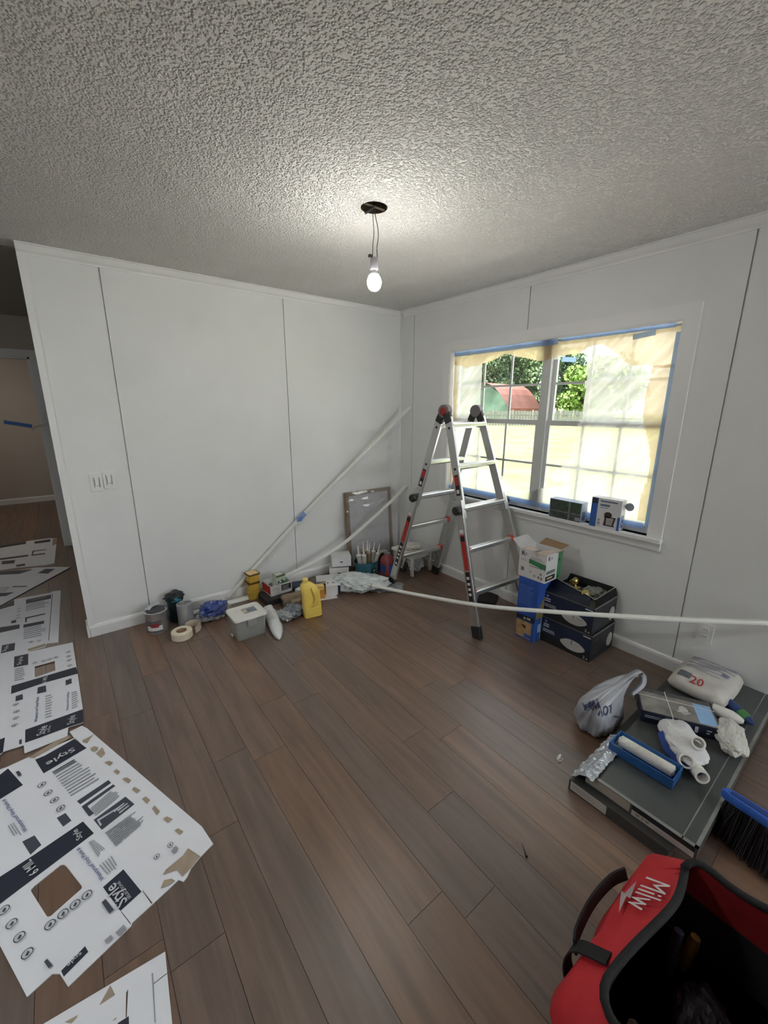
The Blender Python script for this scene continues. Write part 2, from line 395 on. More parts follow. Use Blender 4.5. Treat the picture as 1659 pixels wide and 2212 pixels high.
# ---------------------------------------------------------------- the window
win = bpy.data.objects.new('window_1', None); COL.objects.link(win); win['kind'] = 'structure'; win['label'] = 'white twin window with grid panes, masked with torn plastic'
win.location = (0, -1.53, OZ0)
cw = .07
part('casing_side', bx((-.016, OY0 - cw, OZ0 - .076), (0, OY0 + .004, OZ1 + cw)), TRIM, win, world=True, bevel=.004)
part('casing_side', bx((-.016, OY1 - .004, OZ0 - .076), (0, OY1 + cw, OZ1 + cw)), TRIM, win, world=True, bevel=.004)
part('casing_head', bx((-.0155, OY0 + .004, OZ1 - .004), (0, OY1 - .004, OZ1 + cw)), TRIM, win, world=True, bevel=.004)
part('sill_board', bx((-.05, OY0 - cw - .004, OZ0 - .022), (.05, OY1 + cw + .004, OZ0)), TRIM, win, world=True, bevel=.005)
part('apron', bx((-.014, OY0 - .05, OZ0 - .076), (0, OY1 + .05, OZ0 - .022)), TRIM, win, world=True, bevel=.003)
bm = B_(); t_ = .012
box(bm, (-.01, OY0, OZ0), (.12, OY0 + t_, OZ1)); box(bm, (-.01, OY1 - t_, OZ0), (.12, OY1, OZ1)); box(bm, (-.01, OY0 + t_, OZ1 - t_), (.12, OY1 - t_, OZ1)); box(bm, (.05, OY0 + t_, OZ0 - .02), (.12, OY1 - t_, OZ0 + .03))
part('jamb', bm, TRIM, win, world=True)
VINYL = mat('window_vinyl', (205, 207, 205), rough=.35, var=.02)
GLASS = film('window_glass', (250, 252, 250), clear=1., gloss=.04, rough=.02, streak=0.)
ZM = 1.455
yc = (OY0 + OY1) / 2 - .036
part('centre_post', bx((.035, yc - .032, OZ0 + .03), (.10, yc + .032, OZ1 - t_)), VINYL, win, world=True, bevel=.004)
for ya, yb in ((OY0 + t_, yc - .032), (yc + .032, OY1 - t_)):
    for za, zb, xo in ((OZ0 + .03, ZM + .018, .052), (ZM - .018, OZ1 - t_, .074)):
        fr = B_(); s = .026
        box(fr, (xo, ya, za), (xo + .022, ya + s, zb)); box(fr, (xo, yb - s, za), (xo + .022, yb, zb)); box(fr, (xo, ya + s, za), (xo + .022, yb - s, za + .034)); box(fr, (xo, ya + s, zb - .034), (xo + .022, yb - s, zb))
        sash = part('sash', fr, VINYL, win, world=True)
        y0, y1, z0, z1 = ya + s, yb - s, za + .034, zb - .034
        for k in (1, 2):
            yy = y0 + (y1 - y0) * k / 3
            q = part('muntin', bx((xo + .006, yy - .008, z0), (xo + .018, yy + .008, z1)), VINYL, sash); q.location = -win.location
        zz = (z0 + z1) / 2
        q = part('muntin', bx((xo + .005, y0, zz - .008), (xo + .017, y1, zz + .008)), VINYL, sash); q.location = -win.location
        for i in range(3):
            for j in range(2):
                pa = y0 + (y1 - y0) * i / 3 + .002; pb = y0 + (y1 - y0) * (i + 1) / 3 - .002; qa = z0 + (z1 - z0) * j / 2; qb = z0 + (z1 - z0) * (j + 1) / 2
                q = part('pane', bx((xo + .010, pa, qa), (xo + .013, pb, qb)), GLASS, sash); q.location = -win.location
# unseen window added behind the camera to bring in extra daylight
w2 = bpy.data.objects.new('added_window', None); COL.objects.link(w2); w2['kind'] = 'structure'; w2['label'] = 'added unseen window behind the viewer, letting in extra daylight'; w2.location = ((WX0 + WX1) / 2, YR, WZ0)
bm = B_()
for k in range(4): xx = WX0 + (WX1 - WX0 - .05) * k / 3; box(bm, (xx, YR - .1, WZ0), (xx + .05, YR - .03, WZ1))
box(bm, (WX0, YR - .1, WZ0), (WX1, YR - .03, WZ0 + .05)); box(bm, (WX0, YR - .1, WZ1 - .05), (WX1, YR - .03, WZ1))
part('frame', bm, VINYL, w2, world=True)
for k in range(3):
    xx = WX0 + (WX1 - WX0 - .05) * k / 3 + .05; part('pane', bx((xx, YR - .07, WZ0 + .05), (xx + (WX1 - WX0 - .05) / 3 - .05, YR - .064, WZ1 - .05)), GLASS, w2, world=True)

# torn masking film over the window, and the blue tape that holds it
def inside(pt, poly):
    x, y = pt; r = False
    for (x1, y1), (x2, y2) in zip(poly, poly[1:] + poly[:1]):
        if (y1 > y) != (y2 > y) and x < (x2 - x1) * (y - y1) / (y2 - y1) + x1: r = not r
    return r
HOLE = [(-0.99, 1.898), (-1.036, 1.934), (-1.135, 1.958), (-1.245, 1.97), (-1.38, 1.969), (-1.502, 1.946), (-1.552, 1.923), (-1.622, 1.886), (-1.684, 1.895), (-1.741, 1.93), (-1.807, 1.921), (-1.847, 1.889), (-1.857, 1.754), (-1.866, 1.511), (-1.828, 1.43), (-1.832, 1.277), (-1.809, 1.209), (-1.727, 1.133), (-1.625, 1.067), (-1.731, 1.039), (-1.787, 1.066), (-1.771, 1.016), (-1.599, 0.971), (-1.522, 0.935), (-1.35, 0.932), (-1.258, 1.021), (-1.161, 1.052), (-1.038, 1.051), (-0.997, 1.482), (-0.989, 1.785)]
def sheet_grid(y0, y1, z0, z1, nx, nz, xf, keep):
    bm = B_(); V = {}
    for i in range(nx + 1):
        for j in range(nz + 1):
            y = y0 + (y1 - y0) * i / nx; z = z0 + (z1 - z0) * j / nz; V[i, j] = bm.verts.new((xf(y, z), y, z))
    for i in range(nx):
        for j in range(nz):
            y = y0 + (y1 - y0) * (i + .5) / nx; z = z0 + (z1 - z0) * (j + .5) / nz
            if keep(y, z): bm.faces.new((V[i, j], V[i, j + 1], V[i + 1, j + 1], V[i + 1, j]))
    bmesh.ops.delete(bm, geom=[v for v in bm.verts if not v.link_faces], context='VERTS')
    return bm
def creases(y, z): return .032 + .010 * abs(noise.noise(Vector(((y + z * .8) * 9, (y - z) * 1.2, 0)))) + .006 * noise.noise(Vector((y * 5, z * 4, 3)))
FILM = film('masking_film', (216, 214, 208), clear=.34, gloss=.07, rough=.25, streak=.40, scale=3.0, stretch=(1, .16, 1.1), translucent=.75, tilt=.75)
TANF = film('folded_film', (228, 206, 168), clear=.36, gloss=.05, rough=.3, streak=.36, scale=4, stretch=(1, .2, .8), translucent=.75, tilt=.6)
fl = thing('masking_film', 'torn clear plastic masking film taped over the window', 'plastic sheet', (.03, -1.53, OZ0 + .03))
part('clear_sheet', sheet_grid(OY0 + .02, OY1 - .02, OZ0 + .05, OZ1 - .03, 140, 100, creases, lambda y, z: not inside((y + .008 * noise.noise(Vector((y * 40, z * 40, 0))), z), HOLE)), FILM, fl, world=True, smooth=True)
def topband(y, z):
    e = 1.915 + .028 * math.sin(y * 9) + .03 * noise.noise(Vector((y * 7, 0, 0))) - (.10 if y < -1.95 else 0) * min(1, (-1.95 - y) / .2)
    return z > e
part('folded_band', sheet_grid(OY0 + .02, OY1 - .02, 1.75, OZ1 - .03, 120, 30, lambda y, z: creases(y, z) - .008, topband), TANF, fl, world=True, smooth=True)
part('folded_band', sheet_grid(OY0 + .02, OY0 + .26, OZ0 + .08, 1.80, 24, 90, lambda y, z: creases(y, z) - .007, lambda y, z: y < OY0 + .13 + .06 * noise.noise(Vector((z * 3, 0, 5))) + .05 * math.sin(z * 4)), TANF, fl, world=True, smooth=True)
part('folded_band', sheet_grid(OY1 - .12, OY1 - .02, OZ0 + .08, 1.95, 12, 80, lambda y, z: creases(y, z) - .006, lambda y, z: y > OY1 - .06 + .04 * noise.noise(Vector((z * 4, 0, 9)))), TANF, fl, world=True, smooth=True)
BLUET = film('blue_tape', (186, 210, 244), clear=.34, gloss=.03, rough=.5, streak=.1, scale=12, translucent=.75)
def tape(lo, hi, label): return tag(part('painters_tape', bx(lo, hi), BLUET, bevel=.0), label, 'tape', 'blue tape around the window')
tape((.020, OY0 + .013, OZ0 + .05), (.023, OY0 + .043, OZ1 - .06), 'blue painters tape down the right window jamb')
tape((.018, OY0 + .05, OZ0 + .032), (.021, -1.62, OZ0 + .066), 'blue painters tape along the sill behind the small boxes')
tape((.018, -1.60, OZ0 + .034), (.021, OY1 - .02, OZ0 + .072), 'blue painters tape along the sill behind the ladder')
tape((.020, OY0 + .05, OZ1 - .034), (.023, -1.66, OZ1 - .013), 'blue painters tape on the window head, right half')
tape((.020, -1.64, OZ1 - .048), (.023, OY1 - .02, OZ1 - .013), 'blue painters tape on the window head, left half')
def scrap(y, z, w_, h_, a, label):
    bm = bx((-.001, -w_ / 2, -h_ / 2), (.001, w_ / 2, h_ / 2)); o = part('tape_scrap', bm, BLUET); o.location = (.016, y, z); o.rotation_euler = (a, 0, 0)
    return tag(o, label, 'tape', 'blue tape around the window')
scrap(-1.735, 1.875, .10, .03, .1, 'scrap of blue tape on the film above the bright cloud gap')
scrap(-2.18, 1.975, .12, .03, -.1, 'scrap of blue tape near the top right of the film')
o = part('film_sticker', lathe(B_(), [(.026, 0), (.026, .002)], 20, Matrix.Rotation(-math.pi / 2, 4, 'Y')), mat('grey_sticker', (150, 155, 165), rough=.6)); o.location = (.018, -2.245, .955)
tag(o, 'round grey sticker low on the film at the right', 'sticker')

# ---------------------------------------------------------------- outlets and switches
PLATE = mat('outlet_plate', (228, 228, 226), rough=.35, var=.02); GREYS = mat('switch_gap', (168, 168, 164), rough=.6); SLOT = mat('outlet_slot', (60, 58, 54), rough=.6)
def plate(name, label, cat, x, y, z, rotz, kind):
    t = thing(name, label, cat, (x, y, z), rotz)     # local: faces -y
    part('plate', bx((-.036, -.006, -.058), (.036, 0, .058)), PLATE, t, bevel=.002)
    if kind == 'switch':
        part('toggle', box(B_(), (-.010, -.018, -.018), (.010, -.004, .020)), PLATE, t, bevel=.002)
        part('switch_frame', box(box(B_(), (-.017, -.009, -.034), (-.0125, -.005, .034)), (.0125, -.009, -.034), (.017, -.009 + .004, .034)), GREYS, t)
    else:
        for dz in (-.021, .021):
            q = part('socket_face', bx((-.016, -.008, dz - .014), (.016, -.005, dz + .014)), PLATE, t, bevel=.002)
            part('slot', box(box(B_(), (-.008, -.0085, dz - .002), (-.006, -.0079, dz + .008)), (.006, -.0085, dz - .002), (.008, -.0079, dz + .008)), SLOT, q)
    return t
plate('light_switch', 'white light switch nearest the free wall end', 'switch', -2.612, 0, 1.075, 0, 'switch')
plate('light_switch', 'white light switch nearer the first wall joint', 'switch', -2.542, 0, 1.085, 0, 'switch')
plate('wall_outlet', 'white outlet on the left wall beneath the leaning strip', 'outlet', -1.447, 0, .32, 0, 'outlet')
plate('wall_outlet', 'white outlet under the long white strip on the window wall', 'outlet', 0, -2.748, .31, -math.pi / 2, 'outlet')

# ---------------------------------------------------------------- bare bulb
t = thing('bare_bulb_lamp', 'lit bare bulb hanging by two wires from an open ceiling hole', 'lamp', (LX, LY, H))
BOXM = mat('junction_box', (58, 46, 34), rough=.8, var=.3); WIRE = mat('dark_wire', (52, 48, 42), rough=.6)
jb = part('junction_box', lathe(B_(), [(.060, .0), (.060, .05), (.0, .05)], 28, cap=False), BOXM, t, smooth='auto')
part('cable', sweep(B_(), catmull([(.03, .01, .045), (.0, .0, .01), (-.02, .012, -.012), (-.035, .024, -.022)], 6), circ(.006)), WIRE, t, smooth=True)
part('bracket', bx((-.058, -.008, .004), (.058, .008, .007)), mat('steel_dark', (105, 96, 82), rough=.5, metal=.6), t)
zs = -.205
part('wire', sweep(B_(), catmull([(-.006, .0, .02), (-.004, .004, -.03), (.000, .002, -.10), (-.006, .002, -.15), (-.008, .002, zs)], 6), circ(.0016, 6)), WIRE, t)
part('wire', sweep(B_(), catmull([(-.004, -.004, .02), (.004, -.004, -.03), (.014, -.01, -.08), (.016, -.010, -.12), (.010, -.008, -.16), (.012, -.008, zs)], 6), circ(.0018, 6)), WIRE, t)
part('socket', lathe(B_(), [(.004, zs + .006), (.017, zs + .002), (.019, zs - .01), (.019, zs - .048), (.016, zs - .05)], 20), mat('grey_socket', (168, 164, 172), rough=.5), t, smooth='auto')
part('socket_clip', bx((-.030, -.006, zs - .002), (-.012, .006, zs + .012)), WIRE, t)
BULB = mat('lit_bulb', (255, 252, 246), emit=BULB_STRENGTH)
part('bulb_base', lathe(B_(), [(.013, zs - .048), (.014, zs - .056), (.019, zs - .064), (.022, zs - .070)], 24), TRIM, t, smooth=True)
part('bulb_globe', lathe(B_(), [(.022, zs - .070), (.030, zs - .084), (.034, zs - .098), (.033, zs - .110), (.027, zs - .126), (.015, zs - .136), (.003, zs - .139)], 24), BULB, t, smooth=True)

# unseen lamp added behind the viewer to brighten the left wall
t = thing('rear_fill_globe', 'added unseen fill globe in the rear half of the room', 'lamp', (-.24, -6.25, H))
part('canopy', lathe(B_(), [(.02, -.03), (.06, -.02), (.065, 0)], 24), TRIM, t, smooth='auto')
part('stem', rod(B_(), (0, 0, -.3), (0, 0, -.02), .008), TRIM, t)
part('globe', lathe(B_(), [(.03, -.54), (.09, -.52), (.125, -.47), (.135, -.42), (.125, -.37), (.09, -.32), (.03, -.30)], 32), mat('rear_fill_glow', (238, 245, 255), emit=REAR_FILL_STRENGTH), t, smooth=True)
t = thing('left_fill_dome', 'added unseen fill dome over the open area left of the viewer', 'lamp', (-4.1, -1.7, H))  # made-up lamp out of view, brightens the flattened cartons
part('base', lathe(B_(), [(.17, -.03), (.18, 0)], 24), TRIM, t, smooth='auto')
part('dome', lathe(B_(), [(.01, -.11), (.08, -.10), (.14, -.07), (.165, -.03)], 24), mat('left_fill_glow', (246, 249, 255), emit=LEFT_FILL_STRENGTH), t, smooth=True)
t = thing('bedroom_fill_dome', 'added unseen fill dome in the room beyond the doorway', 'lamp', (-3.6, 4.1, H))  # invented lamp that lifts the dark room behind the doorway
part('base', lathe(B_(), [(.15, -.03), (.16, 0)], 24), TRIM, t, smooth='auto')
part('dome', lathe(B_(), [(.01, -.10), (.08, -.09), (.13, -.06), (.145, -.03)], 24), mat('bedroom_fill_glow', (255, 244, 232), emit=BEDROOM_FILL_STRENGTH), t, smooth=True)

# ================================================================ outside the window
GZ = -.6
def grass_mat():
    m = mat('meadow_grass', (100, 108, 58), rough=.9, var=.45, scale=.5)
    return m
struct('ground', bx((.6, -120, GZ - .2), (170, 140, GZ)), grass_mat(), label='sunlit meadow outside the window')
struct('ground_yard', bx((-60, -120, GZ - .2), (.6, YR - .5, GZ)), mat('gravel_yard', (150, 148, 142), rough=.95, var=.2, scale=1))
struct('bounce_slab', bx((.5, -7, GZ), (5.0, 5, GZ + .03)), mat('pale_bounce_slab', (222, 219, 214), rough=.9, var=.06, scale=2), label='added pale slab outside the house, out of view, bouncing sunlight in')  # unseen slab put in to bounce sunlight up to the ceiling
PICK = mat('weathered_fence', (132, 134, 130), rough=.8, var=.15, scale=3)
fe = thing('paddock_fence', 'pale weathered board fence across the meadow in front of the barn', 'fence', (42, 28, GZ))
p0, p1 = Vector((35.2, 35.0, GZ)), Vector((50.2, 19.8, GZ)); d = (p1 - p0).normalized(); L = (p1 - p0).length; nr = Vector((d.y, -d.x, 0))
k = 0; s = 0.
bm = B_()
while s < L:
    h = 1.72 + .12 * random.random(); beam(bm, p0 + d * s, p0 + d * s + Vector((0, 0, h)), .30, .03, nr); s += .34
part('boards', bm, PICK, fe, world=True, kind='stuff')
for i in range(10): part('post', beam(B_(), p0 + d * (L * i / 9) + nr * .08, p0 + d * (L * i / 9) + nr * .08 + Vector((0, 0, 1.9)), .14, .14, nr), PICK, fe, world=True)
for z in (.45, 1.35): part('rail', beam(B_(), p0 + Vector((0, 0, z)) + nr * .05, p1 + Vector((0, 0, z)) + nr * .05, .12, .05, nr), PICK, fe, world=True)
# barn with a curved red metal roof
bc = Vector((49.9, 34.6, GZ)); rr = Vector((.7904, -.6126, 0)).normalized(); dd = Vector((.5942, .7654, 0)).normalized()
a = math.radians(45); rid = (rr * math.cos(a) + dd * math.sin(a)); gab = (-rr * math.sin(a) + dd * math.cos(a))   # ridge direction, across direction (to the far left)
bw, bl, eave, rise = 8.4, 10.2, 2.05, 3.75
ba = thing('barn', 'barn with a rusty red curved metal roof and green end wall', 'barn', tuple(bc))
prof = [(0, 0), (.09, .28), (.18, .54), (.29, .78), (.40, .93), (.5, 1.0)]; prof += [(1 - u, v) for u, v in prof[-2::-1]]
BR = mat('barn_red', (128, 70, 62), rough=.8, var=.12, scale=1); RF = mat('barn_roof', (178, 122, 114), rough=.45, metal=.0, var=.18, scale=.6, stretch=(1, 1, .2)); GB = mat('barn_green', (84, 112, 96), rough=.85, var=.25, scale=.8)
bm = B_(); vs = [bm.verts.new(bc + gab * (u * bw) + Vector((0, 0, eave + v * rise))) for u, v in prof]; vs = [bm.verts.new(bc)] + vs + [bm.verts.new(bc + gab * bw)]; bm.faces.new(vs)
bmesh.ops.solidify(bm, geom=bm.faces[:], thickness=.08); part('end_wall', bm, GB, ba, world=True)
part('side_wall', beam(B_(), bc + Vector((0, 0, eave / 2)), bc + rid * bl + Vector((0, 0, eave / 2)), eave, .1, gab), BR, ba, world=True)
part('side_wall', beam(B_(), bc + gab * bw + Vector((0, 0, eave / 2)), bc + gab * bw + rid * bl + Vector((0, 0, eave / 2)), eave, .1, gab), BR, ba, world=True)
for i in range(len(prof) - 1):
    u0, v0 = prof[i]; u1, v1 = prof[i + 1]
    q0 = bc + gab * (u0 * bw) + Vector((0, 0, eave + v0 * rise)); q1 = bc + gab * (u1 * bw) + Vector((0, 0, eave + v1 * rise))
    bm = B_(); f = bm.faces.new([bm.verts.new(x) for x in (q0 - rid * .3, q0 + rid * (bl + .3), q1 + rid * (bl + .3), q1 - rid * .3)])
    bmesh.ops.solidify(bm, geom=[f], thickness=.05); part('roof_sheet', bm, RF, ba, world=True)
# trees
LEAF = [mat('leaf_a', (98, 122, 78), rough=.8, var=.35, scale=.8), mat('leaf_b', (106, 134, 64), rough=.8, var=.35, scale=.8), mat('leaf_c', (92, 116, 84), rough=.8, var=.3, scale=.8)]
BARK = mat('bark', (88, 76, 62), rough=.95, var=.3, scale=4)
def tree(x, y, h, r, lm, label, seed):
    t = thing('tree', label, 'tree', (x, y, GZ), 0, 'trees behind the barn'); rn = random.Random(seed)
    part('trunk', lathe(B_(), [(h * .035, 0), (h * .026, h * .3), (h * .012, h * .75)], 10), BARK, t, smooth=True)
    bm = B_(); cl = []
    for k in range(34):
        th = rn.random() * 6.28; zz = rn.uniform(.28, .98); rad = r * math.sin(math.pi * min(1, (zz - .12) / .95)) ** .6 * rn.uniform(.2, .9)
        cl.append((Vector((rad * math.cos(th), rad * math.sin(th), h * zz)), r * rn.uniform(.25, .45)))
    for c, cr in cl:
        for k in range(170):
            v = Vector((rn.gauss(0, 1), rn.gauss(0, 1), rn.gauss(0, 1))).normalized() * cr * rn.uniform(.5, 1.05); q = c + v
            if q.z < .2: continue
            n_ = Vector((rn.gauss(0, 1), rn.gauss(0, 1), rn.gauss(0, 1))).normalized(); a_ = n_.orthogonal().normalized(); b_ = n_.cross(a_); s_ = rn.uniform(.18, .42)
            bm.faces.new([bm.verts.new(q + a_ * s_), bm.verts.new(q + b_ * s_ * .7), bm.verts.new(q - a_ * s_), bm.verts.new(q - b_ * s_ * .7)])
    part('foliage', bm, lm, t, kind='stuff')
tree(57.5, 52.5, 12.8, 5.2, LEAF[0], 'tall green tree at the left edge of the window view', 1)
tree(62.5, 48.0, 14.0, 5.6, LEAF[2], 'tall green tree rising behind the barn ridge', 2)
tree(68.0, 43.5, 12.0, 4.8, LEAF[0], 'green tree behind the window centre post', 3)
tree(66.5, 36.5, 10.8, 4.2, LEAF[2], 'green tree to the right of the barn roof', 4)
tree(60.5, 29.8, 7.4, 3.4, LEAF[1], 'bright yellow-green tree right of the barn', 5)
tree(66.0, 27.5, 9.0, 4.6, LEAF[1], 'yellow-green tree seen through the film on the right', 6)
tree(80.0, 66.0, 15.0, 6.5, LEAF[2], 'distant tree filling the far left of the skyline', 7)
tree(86.0, 57.0, 16.0, 6.5, LEAF[0], 'distant tree on the skyline behind the tall tree', 8)
tree(88.0, 47.0, 13.5, 6.0, LEAF[2], 'distant tree on the skyline right of the centre post', 9)
tree(84.0, 38.0, 10.5, 5.5, LEAF[0], 'distant low tree on the skyline far right', 10)

# ================================================================ the folding ladder
ALU = mat('aluminium', (198, 198, 196), rough=.32, metal=.85, var=.06, scale=40, stretch=(6, 6, .3))
BLK = mat('black_plastic', (34, 33, 33), rough=.55, var=.1); ORG = mat('orange_red_plastic', (206, 74, 52), rough=.5)
HRED = mat('hinge_red', (128, 40, 40), rough=.45); GREYP = mat('grey_hinge', (118, 112, 112), rough=.5, metal=.3)
lad = thing('folding_ladder', 'aluminium multi-position ladder standing as an A-frame by the window', 'ladder', (-.37, -1.17, 0))
H1, H2 = Vector((-.565, -1.172, 1.535)), Vector((-.165, -1.122, 1.535))
FA, FB, FC, FD = Vector((-.57, -.605, 0)), Vector((-.11, -.655, 0)), Vector((-.645, -1.665, 0)), Vector((-.125, -1.725, 0))
axis = (H2 - H1).normalized()
def onr(Hh, Ff, z): return Hh + (Ff - Hh) * ((Hh.z - z) / Hh.z)
STK = [mat('sticker_red', (170, 42, 34), rough=.5), mat('sticker_black', (30, 28, 28), rough=.5), mat('sticker_white', (220, 218, 214), rough=.5)]
def rail(Hh, Ff, sgn, outer):
    """inner upper rail and outer lower rail of one leg; sgn = which way is outward along the hinge axis"""
    top, mid, low = Hh + (Ff - Hh) * .02, onr(Hh, Ff, .80), onr(Hh, Ff, .055)
    off = axis * (sgn * .012)
    part('upper_rail', beam(B_(), top, mid, .060, .022, axis), ALU, lad, world=True, bevel=.003)
    lr = part('lower_rail', beam(B_(), onr(Hh, Ff, .93) + off * 1.9, low + off * 1.9, .064, .026, axis), ALU, lad, world=True, bevel=.003)
    d = (Ff - Hh).normalized()
    foot = beam(B_(), onr(Hh, Ff, .085) + off * 1.9, onr(Hh, Ff, .0) + off * 1.9, .068, .036, axis)
    for v in foot.verts: v.co.z = max(v.co.z, 0.)
    part('foot', foot, BLK, lad, world=True, bevel=.003)
    part('locking_knob', lathe(B_(), [(.012, 0), (.014, .012), (.032, .014), (.034, .034), (.026, .044)], 8, aim(onr(Hh, Ff, .865) + off * 1.9 + axis * sgn * .012, onr(Hh, Ff, .865) + off * 1.9 + axis * sgn * .1)), BLK, lad, world=True)
    if outer:
        side = axis * sgn
        def stick(z0, z1, w_, m, e=.0145, o2=0.):
            A_, B2 = onr(Hh, Ff, z1), onr(Hh, Ff, z0); base = off * (1.9 if z1 < .93 else 0); e_ = e if z1 < .93 else .0122
            part('sticker', beam(B_(), A_ + base + side * (e_ + o2), B2 + base + side * (e_ + o2), w_, .001, axis), m, lad, world=True)
        stick(.96, 1.10, .034, STK[1]); stick(1.03, 1.09, .03, STK[0], o2=.0008); stick(.975, 1.0, .02, STK[2], o2=.0008)
        stick(.46, .70, .036, STK[0]); stick(.655, .69, .036, STK[1], o2=.0008)
        stick(.22, .45, .034, STK[1])
        for z in (.235, .29, .325, .36, .40): stick(z, z + .018, .022, STK[2], o2=.0008)
        stick(.71, .735, .03, STK[2])
    for z in (1.42, 1.14): part('rivet', rod(B_(), onr(Hh, Ff, z) + axis * sgn * .010, onr(Hh, Ff, z) + axis * sgn * .014, .009), BLK, lad, world=True)
def leg_top(Hh, Ff): return Hh + Vector((Ff.x - Hh.x, Ff.y - Hh.y, 0)).normalized() * .034 + Vector((0, 0, -.012))
TA, TC, TB_, TD = leg_top(H1, FA), leg_top(H1, FC), leg_top(H2, FB), leg_top(H2, FD)
for Hh, Ff, s, o_ in ((TA, FA, -1, True), (TC, FC, -1, True), (TB_, FB, 1, False), (TD, FD, 1, False)): rail(Hh, Ff, s, o_)
for Hh, s in ((H1, -1), (H2, 1)):
    part('hinge_disc', lathe(B_(), [(.02, -.024), (.046, -.022), (.046, .022), (.02, .024)], 24, aim(Hh - axis * 0, Hh + axis)), GREYP, lad, world=True, smooth='auto')
    part('hinge_cap', lathe(B_(), [(.030, 0), (.030, .006), (.024, .012)], 20, aim(Hh + axis * s * .022, Hh + axis * s)), HRED if Hh is H1 else GREYP, lad, world=True, smooth='auto')
    for Tt, Ff in (((TA, FA), (TC, FC)) if Hh is H1 else ((TB_, FB), (TD, FD))):
        part('hinge_socket', beam(B_(), Hh.lerp(Tt, .35) + Vector((0, 0, .008)), Tt + (Ff - Tt) * .045, .060, .032, axis), BLK, lad, world=True, bevel=.006)
RZ = (1.437, 1.155, .868)
for (Pa, Pb) in (((TA, FA), (TB_, FB)), ((TC, FC), (TD, FD))):
    nrm = ((Pa[1] - Pa[0]).normalized()).cross(axis).normalized()
    for z in RZ:
        a_, b_ = onr(*Pa, z), onr(*Pb, z)
        bm = sweep(B_(), [a_, b_], [(-.032, -.010), (-.018, -.022), (.018, -.022), (.032, -.010), (.032, .010), (.026, .018), (.010, .018), (.006, .013), (-.006, .013), (-.010, .018), (-.026, .018), (-.032, .010)], up=(0, 0, 1))
        part('rung', bm, ALU, lad, world=True)
    for z in (.59, .305):
        a_, b_ = onr(*Pa, z) - axis * .012, onr(*Pb, z) + axis * .012
        bm = sweep(B_(), [a_, b_], [(-.026, -.016), (.026, -.016), (.026, .010), (.016, .016), (-.016, .016), (-.026, .010)]); part('rung', bm, ALU, lad, world=True)
        for q, dr in ((a_, axis), (b_, -axis)):
            part('rung_bracket', beam(B_(), q - dr * .006, q + dr * .035, .05, .036, (0, 0, 1)), ORG, lad, world=True, bevel=.006)
    z = .868
    if Pa[1] is FC:
        for q, dr in ((onr(*Pa, z), axis), (onr(*Pb, z), -axis)): part('rung_bracket', beam(B_(), q + dr * .006, q + dr * .03, .048, .034, (0, 0, 1)), ORG, lad, world=True, bevel=.005)
    z = .305; a_, b_ = onr(*Pa, .30), onr(*Pb, .30)
    for q, dr in ((a_, axis), (b_, -axis)): part('brace', beam(B_(), q + dr * .07, q + dr * .012 - Vector((0, 0, .11)), .022, .004, (0, 0, 1)), ALU, lad, world=True)

# ================================================================ white trim strips
STRIP = mat('white_pvc_trim', (228, 229, 222), rough=.4, var=.02)
def strip(label, pts, w_=.032, t_=.012, up=(0, 0, 1), name='trim_strip'):
    P_ = catmull(pts, 8); base = P_[0]
    t = thing(name, label, 'trim strip', tuple(base), 0, 'loose white trim strips')
    part('moulding', sweep(B_(), P_, [(-w_ / 2, -t_ / 2), (w_ / 2, -t_ / 2), (w_ / 2, t_ * .1), (w_ * .2, t_ / 2), (-w_ / 2, t_ / 2)], up=up), STRIP, t, world=True)
    return t
s1 = strip('long white trim strip with a blue tape band, leaning across the corner', [(-1.862, -.028, .03), (-1.16, -.040, .618), (-.55, -.085, 1.105), (-.009, -.165, 1.565)], .030, .012, up=(0, -1, 0))
dv = Vector((.766, 0, .642))
bm = beam(B_(), Vector((-1.157, -.040, .620)) - dv * .034, Vector((-1.157, -.040, .620)) + dv * .034, .040, .020, (0, -1, 0))
box(bm, (-1.215, -.049, .575), (-1.165, -.047, .618)); part('tape_band', bm, BLUET, s1, world=True)
strip('white trim strip bowing past the wrapped frame to the corner', [(-1.55, -.10, .10), (-1.30, -.14, .155), (-1.06, -.17, .235), (-.82, -.19, .335), (-.50, -.18, .503), (-.16, -.15, .69), (-.008, -.13, .782)], .032, .012, up=(0, -1, .2))
strip('long bowed white trim strip stretching out of the picture to the right', [[-0.868, -0.703, 0.107], [-0.775, -1.148, 0.168], [-0.693, -1.7, 0.274], [-0.573, -2.151, 0.378], [-0.462, -2.463, 0.448], [-0.28, -2.748, 0.489], [-0.095, -2.999, 0.522], [-0.04, -3.06, 0.525]], .026, .016)
strip('short white trim strip lying along the baseboard behind the tub', [(-2.20, -.10, .012), (-1.95, -.095, .012), (-1.62, -.085, .012)], .05, .02)

# ================================================================ clutter along the left wall
WHT = mat('white_plastic', (224, 222, 214), rough=.4, var=.03); WCARD = mat('white_card', (216, 215, 214), rough=.6, var=.04)
NAVY = mat('navy_print', (34, 42, 62), rough=.55, var=.1); BLUEP = mat('blue_print', (42, 84, 158), rough=.5); GRNP = mat('green_print', (64, 128, 84), rough=.55)
KRAFT = mat('kraft_card', (176, 146, 112), rough=.8, var=.1); BLACKP = mat('black_print', (28, 28, 30), rough=.6); GREYT = mat('grey_print', (150, 150, 152), rough=.6)
CLEAR = film('clear_wrap', (228, 232, 234), clear=.5, gloss=.22, rough=.12, streak=.3, scale=14)
SILV = mat('galvanised', (210, 212, 214), rough=.25, metal=.75, var=.08)
